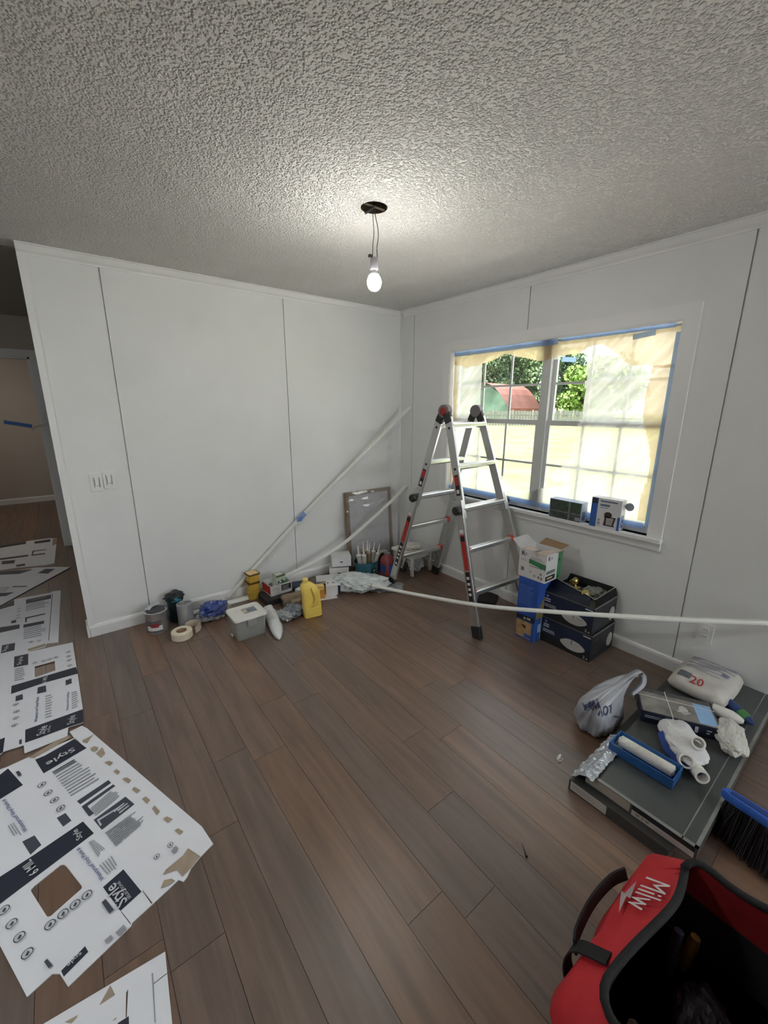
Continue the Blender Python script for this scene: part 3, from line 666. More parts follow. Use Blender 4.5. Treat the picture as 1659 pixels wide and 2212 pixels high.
# paint can
t = thing('paint_can', 'silver paint can with a red and white label, leftmost by the wall', 'paint can', (-2.405, -.185, 0))
part('body', lathe(B_(), [(.070, 0), (.073, .004), (.073, .150), (.076, .154), (.076, .160), (.068, .162), (.066, .156), (.050, .154)], 32, cap=True), SILV, t, smooth='auto')
part('lid_flap', sweep(B_(), [(-.055, .02, .158), (-.02, .045, .175), (.03, .05, .185)], rect(.04, .003)), SILV, t)
bm = B_()
def arc_band(bm, r, a0, a1, z0, z1, n=16):
    vs = [[bm.verts.new((r * math.cos(a0 + (a1 - a0) * i / n), r * math.sin(a0 + (a1 - a0) * i / n), z)) for z in (z0, z1)] for i in range(n + 1)]
    for p_, q_ in zip(vs, vs[1:]): bm.faces.new((p_[0], q_[0], q_[1], p_[1]))
    return bm
part('label', arc_band(B_(), .0738, -3.0, -1.3, .018, .10), mat('can_label_grey', (96, 94, 96), rough=.5, var=.4, scale=60), t, smooth=True)
part('rim_shadow', lathe(B_(), [(.060, .1605), (.060, .1625)], 28), mat('can_inside_shade', (70, 72, 74), rough=.6), t)  # dark disc stands for the shaded inside of the open can
part('label', arc_band(B_(), .0744, -2.7, -1.3, .03, .065), mat('can_label_white', (215, 212, 210), rough=.5), t, smooth=True)
part('label', arc_band(B_(), .0748, -2.3, -1.6, .055, .085), mat('can_label_red', (150, 52, 52), rough=.5), t, smooth=True)
# dark and teal roll
t = thing('sheeting_roll', 'upright black and teal roll of sheeting behind the paint can', 'roll', (-2.262, -.092, 0), .3)
part('body', lathe(B_(), [(.05, 0), (.056, .006), (.056, .15), (.060, .16), (.060, .195), (.05, .20), (.03, .196)], 24), mat('dark_teal_wrap', (34, 52, 54), rough=.35, var=.3, scale=20, bump=.3), t, smooth='auto')
part('top_wrap', crumple((.13, .13, .07), 3, .3, 4, 3, False), mat('black_film', (30, 33, 34), rough=.3), t, smooth=True).location = (0, 0, .15)
part('label', arc_band(B_(), .0612, -2.4, -.9, .165, .192), mat('teal_label', (52, 140, 160), rough=.5), t)
part('label', arc_band(B_(), .0614, -.9, -.5, .168, .192), WCARD, t)
# clear stretch wrap roll
t = thing('stretch_wrap_roll', 'upright roll of clear stretch wrap next to the paint can', 'roll', (-2.222, -.215, 0))
part('wrap', lathe(B_(), [(.044, 0), (.054, .004), (.054, .165), (.048, .170), (.040, .168), (.040, .002)], 28, cap=False), film('stretch_wrap', (205, 210, 214), clear=.22, gloss=.3, rough=.15, streak=.15, scale=30, stretch=(1, 1, .1)), t, smooth='auto')
part('core', lathe(B_(), [(.034, 0), (.034, .172), (.030, .172), (.030, 0)], 24, cap=False), mat('grey_core', (165, 165, 162), rough=.7), t, smooth='auto')
def roll_of_tape(name, label, loc, r, ri, h, m, mc):
    t = thing(name, label, 'tape roll', loc)
    part('tape', lathe(B_(), [(ri + .003, 0), (r - .003, 0), (r, .003), (r, h - .003), (r - .003, h), (ri + .003, h)], 32, cap=False), m, t, smooth='auto')
    part('core', lathe(B_(), [(ri + .003, h), (ri, h), (ri, 0), (ri + .003, 0)], 32, cap=False), mc, t, smooth='auto')
    return t
CREAM = mat('cream_paper_tape', (226, 216, 192), rough=.7, var=.05)
roll_of_tape('joint_tape_roll', 'cream paper tape roll lying flat in front of the wrap roll', (-2.292, -.395, 0), .068, .032, .052, CREAM, KRAFT)
t = thing('paper_loop', 'loose beige paper loop unwound behind the cream tape roll', 'paper', (-2.205, -.345, 0))
bm = B_(); pts = [(-.048 + .0, .03, 0), (-.02, .06, 0), (.03, .055, 0), (.052, .01, 0), (.03, -.035, 0), (.0, -.055, 0)]
part('paper_band', sweep(bm, [p_ + Vector((0, 0, .026)) for p_ in catmull(pts, 6)], rect(.0015, .05)), mat('beige_paper', (196, 184, 164), rough=.8), t)
# blue bag
t = thing('blue_bag', 'crinkled blue and clear plastic bag on the floor left of the white-lidded tub', 'plastic bag', (-2.03, -.22, 0), .4)
part('bag', crumple((.21, .16, .115), 4, .3, 3.2, 11), mat('blue_bag_plastic', (52, 72, 138), rough=.28, var=.35, scale=22, coat=.4), t, smooth='auto')
part('clear_fold', crumple((.23, .17, .06), 4, .35, 4, 12), CLEAR, t, smooth='auto')
# tub
t = thing('storage_tub', 'clear plastic tub with a white snap lid and picture label', 'tub', (-1.903, -.605, 0))
def rrect(a, b, r, n=5):
    out = []
    for cx, cy, a0 in ((a - r, b - r, 0), (-a + r, b - r, 90), (-a + r, -b + r, 180), (a - r, -b + r, 270)):
        for i in range(n + 1): th = math.radians(a0 + 90 * i / n); out.append((cx + r * math.cos(th), cy + r * math.sin(th)))
    return out
def loft(bm, secs, cap=True, closed_top=True):
    """secs: list of (points2d, z)"""
    R_ = [[bm.verts.new((x, y, z)) for x, y in pts] for pts, z in secs]; k = len(R_[0])
    for a_, b_ in zip(R_, R_[1:]):
        for j in range(k): bm.faces.new((a_[j], a_[(j + 1) % k], b_[(j + 1) % k], b_[j]))
    if cap: bm.faces.new(R_[0][::-1])
    if closed_top: bm.faces.new(R_[-1])
    return bm
FROST = mat('frosted_plastic', (190, 192, 188), rough=.35, var=.08, trans=.35)
part('tub_body', loft(B_(), [(rrect(.098, .090, .02), 0), (rrect(.100, .092, .022), .004), (rrect(.106, .097, .024), .138)]), FROST, t, smooth='auto')
part('seal', loft(B_(), [(rrect(.109, .100, .024), .138), (rrect(.109, .100, .024), .144)]), mat('grey_seal', (96, 98, 98), rough=.6), t)
lid = part('lid', loft(B_(), [(rrect(.115, .106, .026), .144), (rrect(.117, .108, .028), .148), (rrect(.117, .108, .028), .158), (rrect(.114, .105, .027), .163), (rrect(.103, .094, .022), .163), (rrect(.101, .092, .02), .160)]), WHT, t, smooth='auto')
Ft = Face((-.117, -.108, .160), (1, 0, 0), (0, 1, 0), .234, .216)
decal(t, Ft, [(.40, .36, .80, .72)], mat('lid_photo', (122, 128, 138), rough=.5, var=.5, scale=60), 'picture_label', e=.001)
decal(t, Ft, [(.40, .42, .52, .66)], mat('lid_photo_tan', (196, 186, 150), rough=.5, var=.3, scale=60), 'picture_label', e=.0016)
part('latch', bx((-.03, -.112, .10), (.03, -.105, .146)), FROST, t, bevel=.002)
part('latch', bx((-.119, -.03, .018), (-.112, .0, .03)), WHT, t, bevel=.002)
# amber containers
AMB = mat('amber_plastic', (232, 192, 78), rough=.3, var=.12, trans=.35); AMBD = mat('amber_lid_rim', (92, 62, 22), rough=.5); PEACH = mat('peach_lid', (232, 196, 140), rough=.5)
for i, lb in enumerate(('bottom amber square container in the stack of three', 'middle amber square container in the stack of three', 'top amber square container with a peach lid, in the stack of three')):
    t = thing('amber_container', lb, 'container', (-1.672 + .003 * i, -.092, i * .0755), .12 * (i - 1), 'stacked amber containers')
    part('body', loft(B_(), [(rrect(.042, .042, .01, 3), 0), (rrect(.046, .046, .011, 3), .062)]), AMB, t, smooth='auto')
    part('lid', loft(B_(), [(rrect(.050, .050, .012, 3), .062), (rrect(.051, .051, .012, 3), .066), (rrect(.050, .050, .012, 3), .0725)]), AMBD if i else AMB, t, smooth='auto')
    if i == 2: part('lid_panel', loft(B_(), [(rrect(.043, .043, .010, 3), .0726), (rrect(.041, .041, .010, 3), .0745)]), PEACH, t)
# red and white open box standing on a flat dark case
t, Fs = carton('tool_case', 'flat black case half hidden under the red and white box', 'case', (-1.515, -.225, 0), (.26, .20, .045), mat('black_case', (40, 38, 40), rough=.6), 0)
part('handle', sweep(B_(), catmull([(-.03, -.1, .02), (-.025, -.118, .02), (.025, -.118, .02), (.03, -.1, .02)], 4), circ(.004, 6)), BLACKP, t)
t = thing('hardware_box', 'red and white open-topped hardware box with a black panel', 'box', (-1.49, -.175, .045), .04)
w_, d_, h_ = .19, .17, .088
bm = B_(); k = .003
box(bm, (-w_ / 2, -d_ / 2, 0), (w_ / 2, d_ / 2, k)); box(bm, (-w_ / 2, -d_ / 2, k), (-w_ / 2 + k, d_ / 2, h_)); box(bm, (w_ / 2 - k, -d_ / 2, k), (w_ / 2, d_ / 2, h_)); box(bm, (-w_ / 2 + k, -d_ / 2, k), (w_ / 2 - k, -d_ / 2 + k, h_)); box(bm, (-w_ / 2 + k, d_ / 2 - k, k), (w_ / 2 - k, d_ / 2, h_))
part('body', bm, WCARD, t); Fs = faces_of(w_, d_, h_)
decal(t, Fs['-x'], [(.06, .10, .94, .92)], mat('red_print', (186, 52, 40), rough=.5, var=.2), 'red_side')
decal(t, Fs['-y'], [(.50, .30, .96, .88)], BLACKP, 'black_panel'); decal(t, Fs['-y'], lines(.54, .9, .38, .84, 4, .3), WCARD, 'printed_text', e=.001); decal(t, Fs['-y'], lines(.08, .42, .55, .85, 2, .25), GREYT, 'printed_text')
t, Fs = carton('small_box', 'small white and green box standing inside the red and white box', 'box', (-1.475, -.185, .0485), (.085, .07, .145), mat('pale_green_card', (196, 208, 190), rough=.6, var=.08), .15)
decal(t, Fs['-y'], [(.0, .0, .55, .55)], mat('purple_grey_print', (138, 138, 158), rough=.5, var=.3), 'printed_panel'); decal(t, Fs['-y'], [(.55, .0, 1, .62)], GRNP, 'green_panel')
decal(t, Fs['-y'], [ell(.22, .62, .09, .07), ell(.62, .66, .09, .07)], BLACKP, 'printed_mark'); decal(t, Fs['+z'], [(0, 0, 1, .12), (0, .88, 1, 1), (0, .12, .1, .88), (.9, .12, 1, .88)], mat('olive_edge', (96, 104, 78), rough=.6), 'printed_border')
decal(t, Fs['-y'], [(0, .90, 1, 1)], mat('olive_edge', (96, 104, 78)), 'printed_border')
# brown kraft tube-shaped packet
t = thing('kraft_packet', 'brown kraft paper packet with a torn cream label, left of the yellow jug', 'packet', (-1.455, -.405, 0), -.12)
part('packet', loft(B_(), [(rrect(.088, .036, .012, 3), 0), (rrect(.094, .044, .015, 3), .02), (rrect(.092, .042, .015, 3), .07), (rrect(.082, .03, .012, 3), .088)]), mat('dull_kraft', (142, 124, 104), rough=.85, var=.12, bump=.3, bscale=40), t, smooth='auto')
Fk = Face((-.09, -.0445, .0), (1, 0, 0), (0, 0, 1), .18, .088)
decal(t, Fk, [[(.32, .38), (.72, .36), (.8, .6), (.66, .78), (.55, .70), (.36, .74)]], mat('cream_label', (206, 190, 160), rough=.7), 'torn_label', e=.0015)
part('open_end', bx((-.0955, -.026, .014), (-.093, .026, .066)), BLACKP, t)
# white sleeve, clear bag of fittings, grey bag
t = thing('plastic_sleeve', 'white plastic sleeve with a twisted tip lying against the tub', 'plastic bag', (-1.71, -.62, 0))
sp = catmull([(.03, .20, .045), (.01, .12, .045), (-.01, .0, .042), (-.035, -.12, .034), (-.05, -.19, .014), (-.06, -.225, .006)], 6); bm = B_()
rings = []
for i, c in enumerate(sp):
    u = i / (len(sp) - 1); r = .040 * min(1, .35 + u * 6) * (1 if u < .62 else max(.12, 1 - (u - .62) * 2.3)); ring = []
    for j in range(14):
        th = 6.2832 * j / 14; rr2 = r * (1 + .18 * noise.noise(Vector((math.cos(th) * 2, math.sin(th) * 2, u * 9)))); ring.append(bm.verts.new((c.x + rr2 * math.cos(th) * 1.15, c.y, max(0.0, c.z + rr2 * math.sin(th)))))
    rings.append(ring)
for a_, b_ in zip(rings, rings[1:]):
    for j in range(14): bm.faces.new((a_[j], a_[(j + 1) % 14], b_[(j + 1) % 14], b_[j]))
bm.faces.new(rings[0]); bm.faces.new(rings[-1][::-1]); bmesh.ops.recalc_face_normals(bm, faces=bm.faces)
part('sleeve', bm, mat('milky_plastic', (214, 216, 214), rough=.3, var=.06, scale=14, bump=.25, bscale=30), t, smooth=True)
t = thing('fittings_bag', 'clear plastic bag of small grey metal fittings beside the white sleeve', 'plastic bag', (-1.625, -.60, 0), .5)
part('bag', crumple((.09, .15, .07), 4, .25, 3.0, 21), CLEAR, t, smooth='auto')
for i in range(5):
    q = part('fitting', lathe(B_(), [(.008, 0), (.012, .004), (.012, .022), (.007, .026)], 10, Matrix.Translation((-.025 + .014 * (i % 3), -.035 + .02 * i, .012)) @ Matrix.Rotation(1.2 + i, 4, 'X')), SILV, t, smooth='auto')
t = thing('silver_bag', 'crumpled silvery grey plastic bag in front of the kraft packet', 'plastic bag', (-1.535, -.575, 0), -.5)
part('bag', crumple((.15, .18, .075), 4, .34, 2.8, 31), mat('silver_plastic', (132, 140, 150), rough=.22, metal=.35, var=.35, scale=18), t, smooth='auto')
# yellow jug
t = thing('yellow_jug', 'yellow plastic jug with a moulded grip, in front of the clutter', 'jug', (-1.418, -.665, 0), -.25, rot=(.05, -.05, -.25))
YEL = mat('yellow_hdpe', (244, 214, 104), rough=.42, var=.05, scale=8)
def jsec(a, b, r): return rrect(a, b, r, 5)
bm = loft(B_(), [(jsec(.062, .040, .02), 0), (jsec(.068, .046, .022), .006), (jsec(.069, .047, .024), .02), (jsec(.069, .047, .026), .09), (jsec(.067, .046, .028), .13), (jsec(.067, .045, .03), .20), (jsec(.060, .040, .03), .245), (jsec(.044, .032, .026), .272), (jsec(.026, .024, .02), .288), (jsec(.022, .022, .02), .292)])
for v in bm.verts:
    if v.co.z > .2: v.co.x -= (v.co.z - .2) * .35
part('body', bm, YEL, t, smooth='auto')
part('cap', lathe(B_(), [(.022, 0), (.023, .004), (.022, .026), (.018, .030)], 20, Matrix.Translation((-.033, 0, .291))), mat('pale_yellow_cap', (238, 210, 110), rough=.4), t, smooth='auto')
part('grip', sweep(B_(), catmull([(.0, -.040, .255), (.012, -.054, .225), (.020, -.058, .17), (.012, -.055, .125), (-.006, -.045, .105)], 5), circ(.009, 8)), YEL, t, smooth=True)
part('base_panel', loft(B_(), [(rrect(.05, .002, .001, 1), .02), (rrect(.05, .002, .001, 1), .085)]), YEL, t).location = (.004, -.0475, 0)
# navy roll and the rest
t = thing('navy_roll', 'dark blue roll with a white end lying behind the yellow jug', 'roll', (-1.30, -.22, .045), 0)
part('roll', lathe(B_(), [(.040, 0), (.044, .004), (.044, .176), (.040, .18)], 20, aim((-.09, .03, 0), (.09, -.02, .004))), NAVY, t, smooth='auto')
part('end_disc', lathe(B_(), [(.022, -.003), (.022, 0)], 16, aim((-.09, .03, 0), (.09, -.02, .004))), WHT, t)
t, Fs = carton('patterned_box', 'small white box with black dots between the kraft packet and the yellow jug', 'box', (-1.355, -.335, 0), (.07, .05, .085), WCARD, .3)
decal(t, Fs['-y'], [ell(.25, .6, .1, .08), ell(.6, .45, .1, .08), ell(.75, .75, .09, .07)], BLACKP, 'printed_mark')
t, Fs = carton('glue_carton', 'small amber orange carton beside the yellow jug', 'carton', (-1.225, -.425, .0015), (.085, .075, .105), mat('amber_card', (196, 136, 52), rough=.5, var=.12), -.35)
decal(t, Fs['-y'], [[(.1, .62), (.9, .8), (.9, .95), (.1, .95)]], mat('amber_card_light', (228, 192, 118), rough=.5), 'printed_panel'); decal(t, Fs['+z'], [(.05, .05, .95, .95)], mat('amber_card_light', (228, 192, 118)), 'top_panel')
o = part('paper_sheet', bx((-.09, -.05, 0), (.09, .05, .0012)), WCARD); o.location = (-1.18, -.46, 0); o.rotation_euler = (0, 0, -.3); tag(o, 'white paper sheet lying under the amber carton', 'paper')
t, Fs = carton('white_carton', 'white carton with a navy corner stripe, left of the crumpled sheet', 'carton', (-1.075, -.405, 0), (.125, .13, .086), WCARD, -.55)
decal(t, Fs['-y'], [(.82, 0, 1, 1)], NAVY, 'navy_stripe'); decal(t, Fs['+z'], [(.42, .42, .62, .55), (.1, .3, .16, .6)], NAVY, 'printed_mark'); decal(t, Fs['+x'], [(0, 0, .18, 1)], BLUEP, 'blue_stripe')
t, Fs = carton('flat_box', 'flat white box lying behind the navy-striped carton', 'box', (-.99, -.215, 0), (.26, .14, .045), WCARD, -.45)
decal(t, Fs['-y'], [(0, 0, 1, .25)], GREYT, 'grey_edge')
o = part('blue_rag', crumple((.16, .10, .05), 4, .3, 3, 41), mat('navy_cloth', (40, 52, 84), rough=.9, var=.2)); o.location = (-1.17, -.285, 0); tag(o, 'small navy rag lying behind the amber carton', 'rag')
def parcel(label, loc, rz, zz):
    t, Fs = carton('white_parcel', label, 'box', loc, (.18, .15, .105), WCARD, rz, 'stacked white parcels')
    decal(t, Fs['-x'], [(0, 0, 1, .08)], NAVY, 'navy_edge'); decal(t, Fs['-y'], [(0, 0, 1, .07)], NAVY, 'navy_edge'); decal(t, Fs['-y'], [(.42, .45, .56, .55)], NAVY, 'printed_mark')
    decal(t, Fs['-x'], [(.3, .55, 1, .60)], GREYT, 'flap_seam')
    return t
parcel('lower white parcel of the two stacked by the wrapped frame', (-.845, -.125, 0), -.5, 0)
parcel('upper white parcel of the two stacked by the wrapped frame', (-.825, -.128, .106), -.42, .106)
# caulk tubes in a teal bag
TEAL = mat('teal_bag', (58, 108, 118), rough=.35, var=.3, scale=18)
t = thing('caulk_bag', 'torn teal plastic bag holding the caulk tubes', 'bag', (-.60, -.245, 0), .3)
bm = B_(); n_ = 40; rows = []
for k, (r, z) in enumerate(((.07, 0), (.112, .01), (.120, .05), (.120, .095), (.126, .140))):
    rows.append([bm.verts.new((r * math.cos(6.2832 * i / n_) * (1.12 + .05 * noise.noise(Vector((i * .5, k, 0)))), r * math.sin(6.2832 * i / n_) * (.85 + .07 * noise.noise(Vector((i * .7, k, 3)))), z + (.02 * noise.noise(Vector((i * .9, 0, 7))) if k == 4 else 0))) for i in range(n_)])
for a_, b_ in zip(rows, rows[1:]):
    for i in range(n_): bm.faces.new((a_[i], a_[(i + 1) % n_], b_[(i + 1) % n_], b_[i]))
bm.faces.new(rows[0][::-1]); part('bag', bm, TEAL, t, smooth='auto')
Fb = Face((-.06, -.098, .03), (1, 0, 0), (0, 0, 1), .06, .06); decal(t, Fb, [(.1, .05, .9, .95)], BLACKP, 'printed_badge', e=.006); decal(t, Fb, [ell(.5, .5, .22, .25)], WHT, 'printed_ring', e=.008); decal(t, Fb, [ell(.5, .5, .12, .14)], BLACKP, 'printed_ring', e=.0095)
TUBEM = mat('caulk_tube_white', (222, 218, 208), rough=.45, var=.03); TAN = mat('caulk_tube_tan', (176, 158, 132), rough=.5)
cz = [(-.092, .005, -.10, -.02, 1.0), (-.052, -.03, -.06, -.03, .98), (-.03, .045, .02, .03, 1.02), (.015, .0, .05, .0, .96), (.03, .055, .05, .03, 1.04), (.072, .012, .12, .02, .99), (.085, -.035, .16, -.04, .93), (-.075, .05, -.03, .04, .86)]
nm = ['leftmost white-nozzled caulk tube tilting outwards from the teal bag', 'white caulk tube second from the left in the teal bag', 'caulk tube with a cream collar at the back of the teal bag', 'tan caulk tube in the middle of the teal bag', 'tallest caulk tube at the back right of the teal bag', 'white caulk tube right of the tan one in the teal bag', 'rightmost caulk tube leaning far out of the teal bag', 'short caulk tube at the back left of the teal bag']
for i, (dx, dy, tx, ty, sc) in enumerate(cz):
    b0 = Vector((-.60 + dx * .72, -.245 + dy * .72, .006)); c = thing('caulk_tube', nm[i], 'caulk tube', tuple(b0), 0, 'caulk tubes in the teal bag')
    M = aim((0, 0, 0), (tx * 1.5, ty * 1.3, 1)); q = .205 * sc
    part('cartridge', lathe(B_(), [(.020, 0), (.0225, .003), (.0225, q - .012), (.024, q - .01), (.024, q), (.012, q + .004)], 16, M), TAN if i in (2, 3) else TUBEM, c, smooth='auto')
    part('nozzle', lathe(B_(), [(.010, q + .002), (.009, q + .014), (.0075, q + .03), (.0034, q + .098)], 10, M), WHT, c, smooth='auto')
# red jug with blue label
t = thing('red_jug', 'dull red plastic jug with a blue label by the ladder foot', 'jug', (-.455, -.375, 0), .2)
part('body', loft(B_(), [(rrect(.05, .05, .02), 0), (rrect(.057, .057, .026), .006), (rrect(.058, .058, .028), .13), (rrect(.05, .05, .03), .165), (rrect(.032, .032, .03), .19), (rrect(.03, .03, .028), .2)]), mat('dull_red_plastic', (138, 62, 66), rough=.4, var=.1), t, smooth='auto')
part('cap', lathe(B_(), [(.031, .2), (.031, .213), (.027, .216)], 20), mat('grey_cap', (128, 122, 122), rough=.5), t, smooth='auto')
decal(t, Face((-.0585, .03, .03), (0, -1, 0), (0, 0, 1), .06, .08), [(0, 0, 1, 1)], BLUEP, 'blue_label', e=.001); decal(t, Face((-.04, -.0585, .03), (1, 0, 0), (0, 0, 1), .05, .08), [(0, 0, 1, 1)], BLUEP, 'blue_label', e=.001)
# dark crate with pale parts behind
t, Fs = carton('parts_crate', 'dark low crate with a pale card on top, between frame and step stool', 'crate', (-.385, -.215, 0), (.13, .10, .17), mat('dark_crate', (52, 48, 46), rough=.7, var=.2), -.1)
decal(t, Fs['+z'], [(.1, .1, .9, .9)], mat('pale_card', (176, 174, 168), rough=.7), 'pale_card', e=.002)
# crumpled plastic sheeting
t = thing('crumpled_sheeting', 'crumpled grey plastic sheeting heaped on the floor before the ladder', 'plastic sheet', (-.845, -.505, 0), -.62)
part('sheet', crumple((.46, .27, .125), 5, .20, 2.2, 51, ridge=.9, shape=lambda c: Vector((c.x, c.y, c.z * (1 - .35 * c.x)))), mat('grey_sheeting', (204, 209, 208), rough=.24, var=.12, scale=9, coat=.3), t, smooth='auto')
part('loose_fold', crumple((.30, .20, .04), 5, .25, 2.6, 52, ridge=.8), CLEAR, t, smooth='auto').location = (.20, .0, 0)
# framed panel wrapped in plastic
t = thing('wrapped_frame', 'brown framed white panel in shrink wrap leaning on the left wall', 'framed panel', (-.432, -.088, 0), 0, rot=(-.075, 0, 0))
fw, fh = .272, .772; FRB = mat('brown_frame', (140, 116, 92), rough=.6, var=.15, scale=12)
for lo, hi in (((-fw, -.018, 0), (-fw + .032, .012, fh)), ((fw - .032, -.018, 0), (fw, .012, fh)), ((-fw + .032, -.018, 0), (fw - .032, .012, .032)), ((-fw + .032, -.018, fh - .032), (fw - .032, .012, fh))): part('frame_rail', bx(lo, hi), FRB, t, bevel=.003)
part('panel', bx((-fw + .032, -.006, .032), (fw - .032, .004, fh - .032)), mat('pale_panel', (232, 231, 232), rough=.5, var=.03), t)
def wrapf(y, z): return .022 + .006 * noise.noise(Vector((y * 9, z * 9, 2))) + .022 * abs(noise.noise(Vector((y * 5, z * 14, 6)))) * (1 if z > fh * .72 else .25)
bm = sheet_grid(-fw - .003, fw + .003, .0, fh + .003, 40, 60, wrapf, lambda y, z: True); bmesh.ops.transform(bm, matrix=Matrix(((0, 1, 0, 0), (-1, 0, 0, 0), (0, 0, 1, 0), (0, 0, 0, 1))), verts=bm.verts)
part('shrink_wrap', bm, film('shrink_wrap', (236, 236, 240), clear=.9, gloss=.2, rough=.08, streak=.08, scale=5), t, smooth=True)
part('inner_label', bx((.19, -.0075, .20), (.21, -.0062, .24)), WHT, t)
# step stool with bags beneath
t = thing('step_stool', 'low white step stool in the corner behind the ladder', 'step stool', (-.195, -.445, 0), .06)
part('top', loft(B_(), [(rrect(.150, .150, .03), .205), (rrect(.156, .156, .032), .212), (rrect(.154, .154, .032), .226), (rrect(.146, .146, .03), .229)]), WHT, t, smooth='auto')
for sx in (-1, 1):
    for sy in (-1, 1): part('leg', beam(B_(), (sx * .118, sy * .118, .206), (sx * .122, sy * .122, 0), .03, .022, (1, 0, 0)), WHT, t, bevel=.003)
part('side_rail', bx((-.12, -.126, .165), (.12, -.116, .2)), WHT, t); part('side_rail', bx((-.126, -.12, .165), (-.116, .12, .2)), WHT, t)
o = part('grey_bag', crumple((.17, .15, .15), 4, .3, 3, 61), mat('pale_bag', (176, 178, 176), rough=.4, var=.25, scale=14)); o.location = (-.17, -.46, 0); tag(o, 'pale crumpled bag stored under the white step stool', 'bag')
o = part('dark_bundle', crumple((.09, .12, .10), 4, .3, 3, 62), mat('dark_bundle', (58, 46, 48), rough=.7, var=.3)); o.location = (-.285, -.395, 0); tag(o, 'small dark bundle under the left side of the step stool', 'bundle')
o = part('paper_pile', crumple((.20, .18, .04), 4, .25, 3, 63), mat('crumpled_paper', (206, 204, 196), rough=.7, var=.06)); o.location = (-.20, -.44, .229); tag(o, 'crumpled white paper lying on top of the step stool', 'paper')

# ================================================================ boxes by the ladder and on the sill
# window sill
t, Fs = carton('photo_box', 'dark picture-printed box on the window sill, left of the lantern box', 'box', (-.001, -1.858, OZ0), (.085, .235, .135), mat('box_bluegrey', (164, 176, 204), rough=.45, var=.15, scale=30), 0)
decal(t, Fs['-x'], [(.02, .02, .98, .97)], mat('dark_photo', (62, 70, 66), rough=.45, var=.55, scale=26), 'photo_print'); decal(t, Fs['-x'], [(.60, .03, .66, .97), (.02, .36, .98, .42)], mat('dark_photo_grey', (112, 118, 116), rough=.45), 'photo_print', e=.0009)
decal(t, Fs['-x'], [(.36, .55, .55, .95), (.68, .50, .97, .95)], mat('dark_photo_green', (58, 78, 56), rough=.45, var=.3, scale=50), 'photo_print', e=.0007); decal(t, Fs['-x'], [(.82, .06, .97, .24)], GREYT, 'photo_print', e=.0009)
decal(t, Fs['-y'], [(.1, .1, .6, .55)], mat('box_grey_dark', (110, 122, 142), rough=.5), 'printed_panel')
t, Fs = carton('lantern_box', 'white and blue wall lantern box on the window sill', 'box', (-.006, -2.128, OZ0), (.075, .185, .195), mat('box_white', (206, 206, 208), rough=.5, var=.03), .04)
Fx = Fs['-x']
decal(t, Fx, [(0, 0, .22, 1)], mat('lantern_blue', (48, 92, 160), rough=.45), 'blue_band'); decal(t, Fx, [(.01, .80, .22, .97)], NAVY, 'badge', e=.0007); decal(t, Fx, [(.92, 0, 1, .45)], mat('lantern_blue', (48, 92, 160)), 'blue_band')
decal(t, Fx, [[(.48, .10), (.50, .40), (.56, .40), (.56, .15)], [(.80, .10), (.86, .40), (.80, .40), (.76, .15)], (.48, .10, .84, .14), (.48, .37, .86, .41), ell(.60, .47, .13, .10)], mat('lantern_brown', (52, 38, 34), rough=.5), 'lantern_picture', e=.0008)
decal(t, Fx, [(.57, .15, .78, .36)], mat('lantern_glow', (158, 152, 146), rough=.5), 'lantern_picture', e=.0006)
decal(t, Fx, [(.30, .88, .86, .93), (.30, .74, .62, .81), (.30, .68, .58, .70)], mat('box_text', (96, 108, 132), rough=.6), 'printed_text'); decal(t, Fx, [(.27, .10, .35, .20), (.27, .23, .35, .30)], GREYT, 'printed_mark')
decal(t, Fs['-y'], [(.15, .1, .35, .5), (.45, .25, .7, .5), (.45, .08, .7, .18)], mat('lantern_blue', (48, 92, 160)), 'printed_panel')
# blue box column
t, Fs = carton('picture_carton', 'blue and tan picture carton on the floor under the tall blue box', 'carton', (-.345, -1.862, 0), (.14, .142, .178), mat('blue_card', (48, 86, 160), rough=.5, var=.12), 0)
Fx = Fs['-x']
decal(t, Fx, [(.03, .06, .86, .76)], mat('tan_photo', (178, 146, 102), rough=.5, var=.25, scale=24), 'photo_print'); decal(t, Fx, [[(.30, .56), (.52, .44), (.58, .56), (.45, .60)]], mat('dark_red_print', (92, 40, 30), rough=.5), 'photo_print', e=.0008)
decal(t, Fx, [(.50, .10, .86, .26)], mat('blue_photo', (60, 100, 176), rough=.5), 'photo_print', e=.0008); decal(t, Fx, [(0, .80, 1, 1)], NAVY, 'printed_band'); decal(t, Fx, [(.40, .84, .52, .92), (.58, .86, .78, .95)], mat('cream_print', (220, 208, 160), rough=.5), 'printed_mark', e=.0009)
decal(t, Fs['-y'], [(.55, 0, 1, .95)], mat('pale_card2', (184, 178, 160), rough=.6), 'pale_side'); decal(t, Fs['-y'], [(.3, .35, .6, .7)], mat('sky_print', (150, 180, 210), rough=.5), 'printed_panel', e=.0008)
t, Fs = carton('tall_blue_box', 'tall blue carton standing on the picture carton beside the ladder', 'carton', (-.345, -1.866, .178), (.15, .15, .272), mat('blue_card2', (44, 84, 166), rough=.5, var=.08), 0)
Fx = Fs['-x']
decal(t, Fx, lines(.08, .8, .30, .84, 9, .28, .3, 3), mat('blue_card_text', (96, 130, 196), rough=.5), 'printed_text'); decal(t, Fx, [(.1, .86, .9, .865), (.1, .70, .8, .705)], mat('blue_line', (26, 52, 112)), 'printed_line')
decal(t, Fs['-y'], [[(.0, .0), (.6, .0), (.9, .45), (.55, .55), (0, .2)]], mat('olive_card', (128, 120, 84), rough=.6), 'torn_side')
